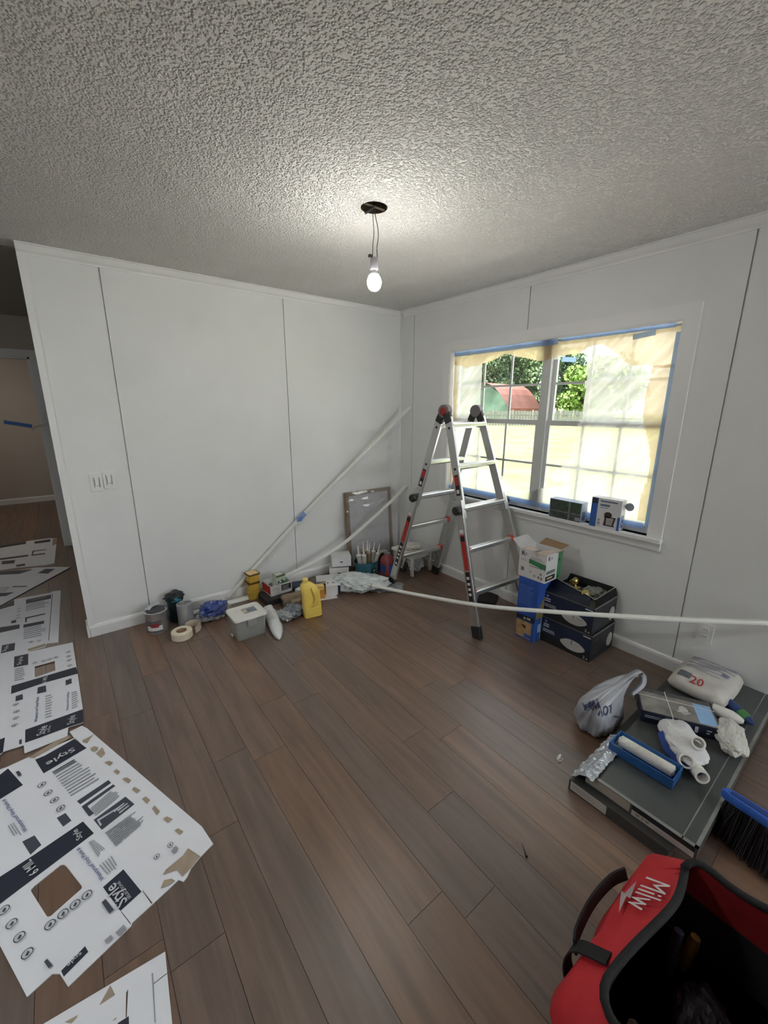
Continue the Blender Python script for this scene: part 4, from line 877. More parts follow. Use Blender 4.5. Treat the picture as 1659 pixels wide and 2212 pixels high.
# white and green carton with open flaps
t = thing('open_carton', 'white and green carton with a bold R, flaps open, on top of the blue box', 'carton', (-.318, -1.872, .4505), 0)
a_, b_, h_ = .19, .20, .192; k = .003; bm = B_()
box(bm, (-a_ / 2, -b_ / 2, 0), (a_ / 2, b_ / 2, k)); box(bm, (-a_ / 2, -b_ / 2, k), (-a_ / 2 + k, b_ / 2, h_)); box(bm, (a_ / 2 - k, -b_ / 2, k), (a_ / 2, b_ / 2, h_)); box(bm, (-a_ / 2 + k, -b_ / 2, k), (a_ / 2 - k, -b_ / 2 + k, h_)); box(bm, (-a_ / 2 + k, b_ / 2 - k, k), (a_ / 2 - k, b_ / 2, h_))
part('body', bm, WCARD, t); Fs = faces_of(a_, b_, h_)
FLAP = mat('flap_inside', (226, 206, 194), rough=.7, var=.05)
def quad(bm, pts, th=.003):
    f = bm.faces.new([bm.verts.new(p_) for p_ in pts]); bmesh.ops.solidify(bm, geom=[f], thickness=th); return bm
# flaps: left one raised outwards, two folded partly in, back one bent back
part('flap', quad(B_(), [(-a_ / 2, b_ / 2, h_), (a_ / 2, b_ / 2, h_), (a_ / 2 - .01, b_ / 2 + .07, h_ + .048), (-a_ / 2 + .01, b_ / 2 + .07, h_ + .048)]), WCARD, t)
part('flap', quad(B_(), [(-a_ / 2, b_ / 2 - .008, h_ + .004), (-a_ / 2, .0, h_ + .004), (-.005, .005, h_ - .004), (.0, b_ / 2 - .012, h_ - .004)]), FLAP, t)
part('flap', quad(B_(), [(-a_ / 2 - .004, -.025, h_ + .002), (-a_ / 2 - .004, -b_ / 2, h_ + .002), (a_ / 2 - .03, -b_ / 2 + .006, h_ + .004), (.0, -.03, h_ + .0)]), FLAP, t)
part('flap', quad(B_(), [(a_ / 2, b_ / 2 - .02, h_), (a_ / 2, -b_ / 2 + .01, h_), (a_ / 2 + .075, -b_ / 2 + .0, h_ + .02), (a_ / 2 + .075, b_ / 2 - .03, h_ + .03)]), KRAFT, t)
part('flap', quad(B_(), [(a_ / 2 - .01, -b_ / 2, h_), (a_ / 2 - .10, -b_ / 2, h_), (a_ / 2 - .02, -b_ / 2 - .028, h_ + .006)]), KRAFT, t)
part('torn_tab', quad(B_(), [(-a_ / 2 - .002, .0, h_), (-a_ / 2 - .002, -.03, h_), (-a_ / 2 - .012, -.034, h_ - .022), (-a_ / 2 - .008, -.02, h_ - .012)]), FLAP, t)
Fx = Fs['-x']; Fy = Fs['-y']
say(t, Fx, 'R', .09, .78, BLACKP, h=.032); decal(t, Fx, [(.22, .80, .28, .90)], GREYT, 'printed_mark')
decal(t, Fx, [[(.38, .56), (1.0, .46), (1.0, .66), (.38, .72)]], GRNP, 'green_band'); decal(t, Fx, lines(.42, .95, .72, .84, 2, .4) + lines(.08, .3, .6, .7, 2, .35) + lines(.4, .9, .46, .52, 1, .5), GREYT, 'printed_text')
decal(t, Fx, [(.10, .22, .22, .36), (.74, .10, .80, .20), (.84, .08, .90, .18)], mat('olive_mark', (128, 124, 112), rough=.6), 'printed_mark'); decal(t, Fx, [ell(.84, .28, .045, .05), ell(.62, .16, .035, .04), ell(.46, .26, .03, .03)], mat('olive_mark2', (150, 144, 132), rough=.6), 'printed_mark')
say(t, Fy, 'R', .10, .78, BLACKP, h=.032); decal(t, Fy, [(.28, .80, .36, .90)], GREYT, 'printed_mark')
decal(t, Fy, [(.02, .06, .62, .24)], BLACKP, 'dark_panel'); decal(t, Fy, [(.05, .30, .60, .42)], mat('grey_green_print', (112, 122, 112), rough=.6), 'printed_panel'); decal(t, Fy, [(.12, .13, .45, .18)], mat('cream_print', (220, 208, 160)), 'printed_mark', e=.0009)
decal(t, Fy, [(.72, 0, 1, 1)], GRNP, 'green_band'); decal(t, Fy, [(.78, .04, .86, .12), (.78, .66, .84, .74)], BLACKP, 'printed_mark', e=.0009)
# two black light-fixture boxes
def light_box(label, loc, open_):
    t = thing('light_fixture_box', label, 'box', loc, 0, 'black light fixture boxes'); a_, b_, h_ = .31, .345, .185; k = .004
    BK = mat('black_card', (30, 32, 36), rough=.42, var=.2, scale=8); NB = mat('navy_card', (28, 40, 64), rough=.42, var=.15, scale=8)
    bm = B_()
    if open_:
        box(bm, (-a_ / 2, -b_ / 2, 0), (a_ / 2, b_ / 2, k)); box(bm, (-a_ / 2, -b_ / 2, k), (-a_ / 2 + k, b_ / 2, h_)); box(bm, (a_ / 2 - k, -b_ / 2, k), (a_ / 2, b_ / 2, h_)); box(bm, (-a_ / 2 + k, -b_ / 2, k), (a_ / 2 - k, -b_ / 2 + k, h_)); box(bm, (-a_ / 2 + k, b_ / 2 - k, k), (a_ / 2 - k, b_ / 2, h_))
    else: box(bm, (-a_ / 2, -b_ / 2, 0), (a_ / 2, b_ / 2, h_))
    part('body', bm, BK, t, bevel=0 if open_ else .002); Fs = faces_of(a_, b_, h_); Fx, Fy = Fs['-x'], Fs['-y']
    decal(t, Fx, [(0, .34, 1, 1)], NB, 'navy_band')
    part('edge_tape', bx((-a_ / 2 - .0012, -b_ / 2 + .002, h_ - .010), (-a_ / 2 - .0004, b_ / 2 - .002, h_ - .001)), mat('grey_edge', (96, 96, 92), rough=.6), t)
    part('edge_tape', bx((-a_ / 2 + .002, -b_ / 2 - .0012, h_ - .012), (a_ / 2 - .002, -b_ / 2 - .0004, h_ - .001)), mat('grey_edge2', (112, 110, 100), rough=.6), t)
    decal(t, Fx, [ell(.66, .34, .23, .20, 24, .06)], mat('lamp_picture', (196, 194, 190), rough=.5, var=.06), 'lamp_picture', e=.0009); decal(t, Fx, [(.63, .34, .66, .52), (.70, .40, .80, .42)], mat('lamp_shadow', (150, 148, 146)), 'lamp_picture', e=.0013)
    decal(t, Fy, [ell(.82, .40, .13, .26, 20)], mat('lamp_picture2', (170, 168, 160), rough=.5), 'lamp_picture', e=.0009)
    WP = mat('white_print', (206, 208, 212), rough=.5)
    decal(t, Fx, [ell(.10, .84, .035, .06, 12)], mat('ring_print', (90, 110, 150), rough=.5), 'badge', e=.0008); decal(t, Fx, [ell(.10, .83, .014, .03, 8)], WP, 'badge', e=.0012)
    decal(t, Fx, [(.05, .70, .17, .745), (.05, .62, .17, .665)] + lines(.05, .36, .42, .56, 3, .4, .3, 5), WP, 'printed_text', e=.0008); decal(t, Fx, [(.84, .86, .98, .90)], WP, 'printed_text', e=.0008)
    say(t, Fx, '2', .88, .06, WP, h=.018); decal(t, Fx, [(.94, .06, .965, .10)], WP, 'printed_mark', e=.0008)
    decal(t, Fy, lines(.08, .5, .2, .5, 3, .25, .4, 6) + [(.06, .72, .3, .76)], mat('dim_print', (84, 84, 88), rough=.5), 'printed_text')
    if open_:
        FL = mat('flap_grey', (74, 78, 74), rough=.6)
        part('flap', quad(B_(), [(-a_ / 2, b_ / 2, h_), (-a_ / 2, -b_ / 2 + .03, h_), (-a_ / 2 + .035, -b_ / 2 + .05, h_ + .05), (-a_ / 2 + .085, b_ / 2 - .02, h_ + .075)]), NB, t)
        part('flap', quad(B_(), [(-a_ / 2 + .01, -b_ / 2, h_), (a_ / 2, -b_ / 2, h_), (a_ / 2 - .01, -b_ / 2 + .015, h_ + .055), (-a_ / 2 + .03, -b_ / 2 + .02, h_ + .045)]), BK, t)
        part('flap', quad(B_(), [(a_ / 2, -b_ / 2, h_), (a_ / 2, b_ / 2, h_), (a_ / 2 - .005, b_ / 2 - .02, h_ + .05), (a_ / 2 - .005, -b_ / 2 + .02, h_ + .05)]), FL, t)
        part('inner_tray', bx((-a_ / 2 + .008, -b_ / 2 + .008, h_ - .03), (a_ / 2 - .008, b_ / 2 - .008, h_ - .024)), mat('tray_grey', (112, 110, 100), rough=.6), t)
        bm = sweep(B_(), catmull([(-a_ / 2 + .085, b_ / 2 - .02, h_ + .076), (-a_ / 2 + .06, .02, h_ + .064), (-a_ / 2 + .035, -b_ / 2 + .05, h_ + .051), (-a_ / 2 + .03, -b_ / 2 + .02, h_ + .046), (-.02, -b_ / 2 + .017, h_ + .05), (a_ / 2 - .01, -b_ / 2 + .015, h_ + .056)], 4), circ(.003, 6)); part('flap_rim', bm, mat('flap_rim', (140, 138, 126), rough=.6), t)
    return t
light_box('lower black light fixture box on the floor under the window', (-.173, -2.105, 0), False)
light_box('upper black light fixture box with open flaps and brass knobs inside', (-.178, -2.098, .186), True)
BRASS = mat('brass', (206, 184, 116), rough=.25, metal=.9, var=.1); 
def knob(label, loc, ax, k=1.):
    t = thing('door_knob', label, 'door knob', loc, 0, 'brass door knobs in the open box'); M = aim((0, 0, 0), ax)
    part('rose', lathe(B_(), [(.030 * k, 0), (.031 * k, .004 * k), (.024 * k, .010 * k), (.011 * k, .012 * k)], 20, M), BRASS, t, smooth='auto')
    part('grip', lathe(B_(), [(.010 * k, .010 * k), (.010 * k, .026 * k), (.020 * k, .034 * k), (.026 * k, .046 * k), (.024 * k, .060 * k), (.012 * k, .066 * k)], 20, M), BRASS, t, smooth='auto')
KZ = .186 + .185 - .018
knob('brass door knob standing highest in the open black box', (-.17, -2.06, KZ + .03), (.1, .3, 1))
knob('brass door knob lying at the front of the open black box', (-.245, -2.135, KZ + .03), (-.4, -.6, .5), 1.1)
knob('brass door knob at the back of the open black box', (-.11, -2.0, KZ + .03), (.6, -.4, .6), .8)
o = part('latch_part', crumple((.10, .08, .04), 4, .4, 4, 71), mat('dark_red_bits', (96, 52, 44), rough=.6, var=.4, scale=40)); o.location = (-.19, -1.99, KZ); tag(o, 'dark reddish hardware bits behind the brass knobs', 'hardware')
o = part('hardware_packet', crumple((.16, .12, .05), 4, .3, 3, 72), mat('grey_packet', (128, 128, 122), rough=.35, var=.15)); o.location = (-.115, -2.16, KZ); tag(o, 'grey plastic hardware packet at the right of the open box', 'packet')
o = part('bubble_packet', crumple((.11, .10, .045), 4, .3, 3, 73), mat('cream_packet', (190, 184, 166), rough=.4, var=.15)); o.location = (-.25, -2.03, KZ); tag(o, 'cream packet beside the front brass knob', 'packet')
# dark folded mat under the ladder
t = thing('folded_mat', 'flat dark folded mat on the floor beneath the ladder', 'mat', (-.135, -1.30, 0), .5)
part('mat_layer', bx((-.12, -.10, 0), (.12, .10, .012)), mat('dark_mat', (34, 30, 30), rough=.8), t, bevel=.002); part('mat_fold', bx((-.10, -.09, .012), (.07, .08, .024)), mat('dark_mat', (34, 30, 30)), t, bevel=.002)

# ================================================================ the flat boxes on the right and what lies on them
DCARD = mat('dark_flat_card', (62, 62, 60), rough=.4, var=.15, scale=5); LABL = mat('label_white', (196, 192, 184), rough=.55, var=.05)
t, Fs = carton('flat_carton', 'long dark flat carton at the bottom of the pair on the right', 'carton', (-.655, -2.846, 0), (1.25, .365, .05), DCARD, 0, 'long flat cartons')
decal(t, Fs['-x'], [(.02, .12, .42, .95)], LABL, 'white_label'); decal(t, Fs['-x'], lines(.05, .3, .35, .8, 3, .3), GREYT, 'printed_text', e=.0008)
t, Fs = carton('flat_carton', 'long dark flat carton on top of the pair, with a white end label', 'carton', (-.63, -2.905, .05), (1.23, .385, .05), mat('dark_flat_card2', (70, 73, 72), rough=.3, var=.12, scale=4), .0, 'long flat cartons')
Fx = Fs['-x']; decal(t, Fx, [(.46, .08, .98, .55)], LABL, 'white_label'); say(t, Fx, '18" X 36"', .50, .28, BLACKP, h=.009); decal(t, Fx, lines(.66, .95, .16, .44, 3, .35, .3, 8), GREYT, 'printed_text', e=.0008); decal(t, Fx, [(.0, .15, .44, .95)], mat('pale_tape', (168, 164, 150), rough=.35), 'pale_tape'); decal(t, Fx, [(.46, .60, .98, .95)], BLACKP, 'dark_panel')
decal(t, Fs['+z'], [(.0, .0, .012, 1), (.0, .0, 1, .03), (.0, .12, 1, .13)], mat('tape_edge', (128, 130, 126), rough=.25), 'edge_tape')
# crinkled wrap along the left side and front
FOIL = mat('crinkled_wrap', (198, 204, 210), rough=.18, metal=.3, var=.2, scale=30)
t = thing('wrap_offcut', 'shiny crinkled plastic wrap along the near left edge of the flat cartons', 'plastic wrap', (-1.12, -2.69, .05))
bm = B_(); nx, ny = 44, 10; V = {}
for i in range(nx + 1):
    for j in range(ny + 1):
        u, v = i / nx, j / ny; q = Vector((u * 14, v * 4, 1)); V[i, j] = bm.verts.new((-.155 + u * .36 + .006 * noise.noise(q * 2), -.062 + v * .088 + .006 * noise.noise(q), .060 - max(0, v - .38) * .075 + .008 * noise.noise(q * 1.7) + .010 * abs(noise.noise(q * 3.1))))
for i in range(nx):
    for j in range(ny): bm.faces.new((V[i, j], V[i + 1, j], V[i + 1, j + 1], V[i, j + 1]))
part('crinkle', bm, FOIL, t)
# shopping bag
t = thing('shopping_bag', 'grey plastic shopping bag with blue lettering, slumped beside the flat cartons', 'shopping bag', (-.80, -2.575, 0))
sec = [((.0, .02), .10, .075, 0), ((.0, .02), .132, .090, .012), ((-.006, .02), .140, .094, .06), ((-.012, .016), .136, .088, .11), ((-.002, .008), .128, .074, .155), ((.03, -.006), .112, .056, .19), ((.075, -.022), .086, .038, .214), ((.12, -.036), .058, .024, .230), ((.165, -.05), .030, .012, .240), ((.20, -.06), .010, .007, .246)]
bm = B_(); rows = []; n_ = 72
cs = catmull([(c_[0], c_[1], z) for c_, rx, ry, z in sec], 5); rs = catmull([(rx, ry, 0) for c_, rx, ry, z in sec], 5)
for k, (c_, r_) in enumerate(zip(cs, rs)):
    rows.append([])
    for i in range(n_):
        th = 6.2832 * i / n_; ca, sa = math.cos(th), math.sin(th); sq = (abs(ca) ** 3 + abs(sa) ** 3) ** (-1 / 3)
        w_ = .98 * sq + .12 * noise.noise(Vector((ca * 2, sa * 2, c_.z * 9))) - .24 * abs(noise.noise(Vector((ca * 3.4 + c_.z * 5, sa * 3.4, c_.z * 6)))) - .09 * abs(noise.noise(Vector((ca * 8, sa * 8 + c_.z * 9, c_.z * 16))))
        rows[-1].append(bm.verts.new((c_.x + r_.x * w_ * ca, c_.y + r_.y * w_ * sa, max(0., c_.z + (.010 * noise.noise(Vector((ca * 3, sa * 3, c_.z * 12))) if k > 6 else 0)))))
for a2, b2 in zip(rows, rows[1:]):
    for i in range(n_): bm.faces.new((a2[i], a2[(i + 1) % n_], b2[(i + 1) % n_], b2[i]))
bm.faces.new(rows[0][::-1]); bm.faces.new(rows[-1])
GBAG = mat('grey_bag_plastic', (170, 172, 178), rough=.35, var=.10, scale=10, bump=.3, bscale=18)
bag_o = part('bag', bm, GBAG, t, smooth=True)
part('handle', sweep(B_(), catmull([(.05, -.03, .214), (.13, -.04, .235), (.215, -.06, .25), (.23, -.075, .225), (.20, -.085, .19), (.12, -.07, .165)], 6), [(-.012, -.001), (.012, -.001), (.016, .002), (-.016, .002)]), GBAG, t, smooth=True)
lt = lettering(t, "LOWE'S", Vector((-.070, -.066, .178)), Vector((-.62, .62, .05)), Vector((.12, .06, -1)), mat('bag_blue_print', (52, 58, 98), rough=.5), h=.040, width=.13)
from mathutils.bvhtree import BVHTree
tree_b = BVHTree.FromPolygons([v.co for v in bag_o.data.vertices], [tuple(p_.vertices) for p_ in bag_o.data.polygons])
nb = Vector((-.62, .62, .05)).normalized().cross(Vector((.12, .06, -1)).normalized()).normalized()
_b = bmesh.new(); _b.from_mesh(lt.data); bmesh.ops.triangulate(_b, faces=_b.faces); bmesh.ops.subdivide_edges(_b, edges=_b.edges, cuts=2, use_grid_fill=True); _b.to_mesh(lt.data); _b.free()
for v in lt.data.vertices:          # lay the print onto the bag's surface
    hit = tree_b.ray_cast(v.co + nb * .12, -nb)
    if hit[0] is not None: v.co = hit[0] + nb * .003

part('printed_stripe', sweep(B_(), catmull([(-.06, -.078, .13), (.0, -.08, .10), (.05, -.075, .06)], 4), rect(.008, .003)), mat('bag_blue_print', (52, 58, 98)), t)
# bag of compound marked 20
t = thing('compound_bag', 'soft white printed bag marked 20 at the far end of the flat cartons', 'bag', (-.205, -2.832, .1), -.02)
bm = B_(); nx, ny = 30, 22; top = {}; bot = {}
for i in range(nx + 1):
    for j in range(ny + 1):
        u, v = i / nx * 2 - 1, j / ny * 2 - 1; e = max(0., (1 - abs(u) ** 5) * (1 - abs(v) ** 5)); nn = noise.noise(Vector((u * 2.4, v * 2.4, 5)))
        sq = 1 - .10 * abs(u) ** 4 * abs(v) ** 4; x = u * .178 * (1 - .06 * v * v + .02 * nn); y = v * .135 * (1 - .07 * u * u) 
        top[i, j] = bm.verts.new((x, y, .035 + .058 * e ** .55 * (1 + .14 * nn))); 
        bot[i, j] = top[i, j] if i in (0, nx) or j in (0, ny) else bm.verts.new((x, y, .035 - .035 * e ** .4))
for i in range(nx):
    for j in range(ny):
        bm.faces.new((top[i, j], top[i + 1, j], top[i + 1, j + 1], top[i, j + 1]))
        q = [bot[i, j], bot[i, j + 1], bot[i + 1, j + 1], bot[i + 1, j]]
        if len(set(q)) == 4:
            try: bm.faces.new(q)
            except ValueError: pass
part('sack', bm, mat('white_sack', (196, 192, 184), rough=.6, var=.04, bump=.25, bscale=14), t, smooth=True)
def sack_top(x, y):
    u, v = max(-1, min(1, x / .178)), max(-1, min(1, y / .135)); e = max(0., (1 - abs(u) ** 5) * (1 - abs(v) ** 5)); return .035 + .058 * e ** .55 * (1 + .14 * noise.noise(Vector((u * 2.4, v * 2.4, 5))))
def sack_print(rects, m, name):
    """rects: (along, from near edge) u to the viewer's right (-y), v away (+x), in metres from the sack centre"""
    bm = B_()
    for u0, v0, u1, v1 in rects:
        nx_, ny_ = 8, 3; V_ = {}
        for i in range(nx_ + 1):
            for j in range(ny_ + 1):
                yy = -(u0 + (u1 - u0) * i / nx_); xx = v0 + (v1 - v0) * j / ny_; V_[i, j] = bm.verts.new((xx, yy, sack_top(xx, yy) + .0022))
        for i in range(nx_):
            for j in range(ny_): bm.faces.new((V_[i, j], V_[i + 1, j], V_[i + 1, j + 1], V_[i, j + 1]))
    return part(name, bm, m, t)
GP = mat('sack_print', (148, 146, 164), rough=.6)
sack_print([(-.105, .118, -.035, .15), (-.03, .118, .02, .15), (.025, .118, .10, .148)], GP, 'printed_block')
sack_print([(-.10, .092, .06, .098), (-.10, .078, .10, .085), (-.06, .062, .04, .070), (-.10, .044, .09, .050), (-.10, .032, .03, .038), (-.08, .010, .08, .016), (-.10, -.004, .0, .002), (-.09, -.022, .06, -.016)], GP, 'printed_text')
sack_print([(.055, .012, .085, .04)], mat('sack_print2', (120, 122, 146), rough=.6), 'printed_mark'); sack_print([(-.095, -.135, -.04, -.085)], mat('sack_block', (92, 96, 104), rough=.6), 'printed_block')
lettering(t, '20', Vector((-.152, .035, sack_top(-.152, .02) + .004)), (0, -1, 0), (.8, 0, .6), mat('sack_red', (168, 46, 44), rough=.6), h=.042)
# faucet box
t, Fs = carton('faucet_box', 'navy and grey picture box tied with white string, on the flat cartons', 'box', (-.588, -2.815, .102), (.205, .315, .055), mat('navy_box', (32, 38, 58), rough=.4, var=.1), -.49 + math.pi * 0, rot=(0, .03, .49))
Fz, Fx = Fs['+z'], Fs['-x']
decal(t, Fz, [(.02, .02, .98, .98)], mat('box_photo', (132, 128, 122), rough=.3, var=.35, scale=14), 'photo_print'); decal(t, Fz, [(.06, .04, .80, .26)], mat('sky_blue_print', (146, 186, 226), rough=.35), 'blue_panel', e=.0008); decal(t, Fz, [(.82, .03, .97, .97)], mat('box_photo_dark', (84, 84, 82), rough=.35, var=.4, scale=30), 'photo_print', e=.0008)
WPR = mat('white_print', (206, 208, 212))
decal(t, Fz, [ell(.40, .42, .16, .06), [(.30, .34), (.36, .34), (.34, .52), (.28, .50)]], mat('chrome_print', (206, 206, 204), rough=.3), 'faucet_picture', e=.0011)
decal(t, Fx, lines(.05, .30, .45, .75, 2, .35, .3, 9) + [(.40, .30, .62, .42), (.44, .5, .58, .62), (.68, .2, .72, .75), (.82, .55, .88, .66), (.82, .30, .86, .42)], WPR, 'printed_text')
STRG = mat('white_string', (214, 212, 204), rough=.8)
part('string', bx((-.1045, .030, -.0005), (.1045, .0335, .0565)), STRG, t); part('string', bx((.030, -.1585, -.0005), (.0335, .1585, .0568)), STRG, t)
# blue roller tray with white roller
t = thing('roller_tray', 'blue plastic mini paint tray on the flat cartons', 'paint tray', (-1.008, -2.836, .1), .0)
TB = mat('tray_blue', (44, 96, 158), rough=.35, var=.08)
bm = B_(); pr = [(-.055, .050), (-.052, .004), (-.046, .0), (.040, .0), (.050, .006), (.060, .046), (.057, .046), (.047, .009), (.039, .004), (-.045, .004), (-.049, .007), (-.052, .050)]
A1 = [bm.verts.new((x, -.122, z)) for x, z in pr]; A2 = [bm.verts.new((x, .122, z)) for x, z in pr]; k = len(pr)
for j in range(k): bm.faces.new((A1[j], A2[j], A2[(j + 1) % k], A1[(j + 1) % k]))
bm.faces.new(A1); bm.faces.new(A2[::-1])
for yy in (-.122, .118):
    q = [bm.verts.new((x, yy, z)) for x, z in ((-.055, .05), (-.046, 0), (.040, 0), (.06, .046))]; q2 = [bm.verts.new((v.co.x, yy + .004, v.co.z)) for v in q]
    bm.faces.new(q); bm.faces.new(q2[::-1])
    for j in range(4): bm.faces.new((q[j], q2[j], q2[(j + 1) % 4], q[(j + 1) % 4]))
bmesh.ops.recalc_face_normals(bm, faces=bm.faces); part('tray', bm, TB, t)
t = thing('paint_roller_cover', 'white fluffy roller cover resting in the blue tray', 'paint roller', (-1.0, -2.836, .104))
part('nap', lathe(B_(), [(.014, 0), (.024, .003), (.024, .205), (.014, .208)], 24, Matrix.Translation((.008, .104, .0265)) @ Matrix.Rotation(math.pi / 2, 4, 'X')), mat('roller_nap', (226, 222, 210), rough=.95, bump=.5, bscale=250), t, smooth='auto')
part('core', lathe(B_(), [(.015, -.002), (.015, .212), (.012, .212), (.012, -.002)], 16, Matrix.Translation((.008, .106, .0265)) @ Matrix.Rotation(math.pi / 2, 4, 'X'), cap=False), WHT, t, smooth='auto')
# bag of white pipe fittings
t = thing('fitting_sack', 'white plastic sack with a blue edge, holding pipe fittings', 'bag', (-.79, -2.91, .1), .6)
part('sack', crumple((.27, .15, .075), 4, .18, 1.9, 81, ridge=.45), mat('milky_plastic2', (222, 222, 222), rough=.35, var=.05), t, smooth='auto')
part('blue_edge', sweep(B_(), catmull([(.02, .085, .05), (-.05, .08, .03), (-.11, .04, .02), (-.145, -.02, .012)], 6), rect(.026, .004), up=(-.3, .8, .5)), mat('sack_blue', (44, 72, 150), rough=.4), t)
def coupling(label, loc, ax, r=.026, L=.05):
    t = thing('pipe_coupling', label, 'pipe fitting', loc, 0, 'white pipe couplings'); M = aim((0, 0, 0), ax)
    part('ring', lathe(B_(), [(r - .005, 0), (r + .002, 0), (r + .002, L * .4), (r, L * .42), (r, L * .6), (r + .002, L * .62), (r + .002, L), (r - .005, L), (r - .005, 0)], 24, M, cap=False), WHT, t, smooth='auto')
coupling('white pipe coupling nearest the blue tray', (-.885, -2.945, .126), (-.55, -.2, .45))
coupling('white pipe coupling beside the corner of the tray', (-.905, -2.995, .128), (-.5, -.35, .15), .024, .045)
coupling('white pipe coupling farther back on the sack', (-.80, -2.955, .165), (-.55, -.2, .6), .024)
o = part('white_rag', crumple((.23, .11, .075), 4, .24, 1.8, 82, ridge=.4), mat('white_cloth', (206, 204, 196), rough=.9, var=.05)); o.location = (-.585, -3.03, .1); o.rotation_euler = (0, 0, .35); tag(o, 'crumpled white rag under the edge of the navy box', 'rag')
t = thing('sealant_tube', 'blue and green sealant tube with a white cap, near the compound bag', 'tube', (-.36, -3.03, .1), -.3)
part('tube', lathe(B_(), [(.004, 0), (.020, .03), (.024, .06), (.024, .14), (.022, .15)], 16, aim((-.02, -.05, .025), (.05, .12, .026))), mat('tube_blue', (40, 62, 118), rough=.4), t, smooth='auto')
part('green_band', lathe(B_(), [(.0215, .032), (.0245, .058), (.0246, .075)], 16, aim((-.02, -.05, .025), (.05, .12, .026)), cap=False), mat('tube_green', (70, 138, 72), rough=.4), t, smooth='auto')
t = thing('white_bottle', 'small white tapered bottle lying between rag and sealant tube', 'bottle', (-.43, -2.99, .1), .5)
part('body', lathe(B_(), [(.018, 0), (.026, .006), (.028, .08), (.018, .11), (.010, .125)], 18, aim((.05, .06, .028), (-.01, -.06, .028))), WHT, t, smooth='auto')
# bits on the floor
o = part('plaster_chip', crumple((.045, .022, .014), 3, .3, 3, 91), WHT); o.location = (-1.165, -2.56, 0); o.rotation_euler = (0, 0, .3); tag(o, 'small white curled chip alone on the floor', 'chip')
o = part('black_screw', rod(rod(B_(), (0, 0, .004), (.045, 0, .003), .0022, 8, .0006), (-.003, 0, .004), (0, 0, .004), .0045), BLACKP); o.location = (-1.66, -2.715, 0); o.rotation_euler = (0, 0, .95); tag(o, 'dark screw lying alone on the floor', 'screw')
o = part('paper_crumb', crumple((.03, .02, .01), 3, .3, 3, 92), WHT); o.location = (-.235, -2.52, 0); tag(o, 'tiny white paper crumb on the floor by the baseboard', 'paper')

# ================================================================ broom head
t = thing('broom_head', 'blue broom head standing on dense black bristles at the right edge', 'broom', (-.985, -3.26, .03), -.10)
BB = mat('broom_blue', (52, 104, 196), rough=.35, var=.08); BBD = mat('broom_blue_dark', (30, 58, 128), rough=.4)
bm = loft(B_(), [(rrect(.030, .170, .02), .105), (rrect(.034, .175, .024), .112), (rrect(.034, .175, .024), .128), (rrect(.028, .168, .022), .138)])
for v in bm.verts:
    if v.co.y > .05: v.co.x *= 1 - (v.co.y - .05) * 4.4
part('block', bm, BB, t, smooth='auto')
bm = loft(B_(), [(rrect(.017, .150, .012), .1382), (rrect(.015, .148, .011), .1405)])
for v in bm.verts:
    if v.co.y > .05: v.co.x *= 1 - (v.co.y - .05) * 4.6
part('inset', bm, BBD, t)
rn = random.Random(3); bm = B_()
for i in range(2600):
    y = rn.uniform(-.165, .155); wx = .026 * (1 if y < .05 else 1 - (y - .05) * 4.6); x = rn.uniform(-wx, wx); fx = x * 3.0 - .02 + rn.gauss(0, .007); fy = y * 1.10 + rn.gauss(0, .008); z0 = -.028 + rn.random() * .012; s_ = .0011
    a3 = rn.random() * 6.28; dx, dy = s_ * math.cos(a3), s_ * math.sin(a3)
    bm.faces.new([bm.verts.new((x - dx, y - dy, .108)), bm.verts.new((x + dx, y + dy, .108)), bm.verts.new((fx + dx, fy + dy, z0)), bm.verts.new((fx - dx, fy - dy, z0))])
part('bristles', bm, mat('black_bristle', (30, 30, 30), rough=.6, var=.2), t, kind='stuff')

# ================================================================ red tool bag
bag = thing('tool_bag', 'open red and black fabric tool bag in the foreground corner', 'tool bag', (-1.74, -3.24, 0))
RED = mat('red_fabric', (196, 40, 48), rough=.75, var=.12, scale=10, bump=.15, bscale=300); REDD = mat('red_lining', (150, 26, 32), rough=.85, var=.15, scale=10); BFAB = mat('black_fabric', (24, 24, 25), rough=.8, var=.2, bump=.2, bscale=300)
# wall sections from bottom to rim, seen from above: a long box whose mouth gapes
n_ = 64
def ringpts(a0, a1, b0, b1, r, z, wav=0., ph=0.):
    """rounded rectangle x:a0..a1, y:b0..b1 in room coordinates"""
    cx, cy = (a0 + a1) / 2, (b0 + b1) / 2; P_ = []
    base = rrect((a1 - a0) / 2, (b1 - b0) / 2, r, 4)
    N = len(base)
    # resample to n_
    seg = [Vector((*base[i], 0)) for i in range(N)] ; cum = [0]
    for i in range(N): cum.append(cum[-1] + (seg[(i + 1) % N] - seg[i]).length)
    for k in range(n_):
        s_ = cum[-1] * k / n_; i = max(j for j in range(N) if cum[j] <= s_ + 1e-9); f_ = (s_ - cum[i]) / max(1e-9, cum[i + 1] - cum[i]); q = seg[i].lerp(seg[(i + 1) % N], f_)
        P_.append(Vector((q.x + cx, q.y + cy, z)))
    return P_
bx0, bx1, by0, by1 = -2.06, -1.475, -3.42, -3.045
R0 = ringpts(bx0, bx1, by0, by1, .05, 0.0); R1 = ringpts(bx0 - .004, bx1 + .004, by0 - .004, by1 + .004, .05, .07)
R2 = ringpts(bx0 - .012, bx1 + .010, by0 - .01, by1 + .040, .06, .16); R3 = ringpts(bx0 + .01, bx1 - .005, by0 + .012, by1 + .018, .06, .238); R4 = ringpts(bx0 + .045, bx1 + .01, by0 + .05, by1 - .065, .07, .295)
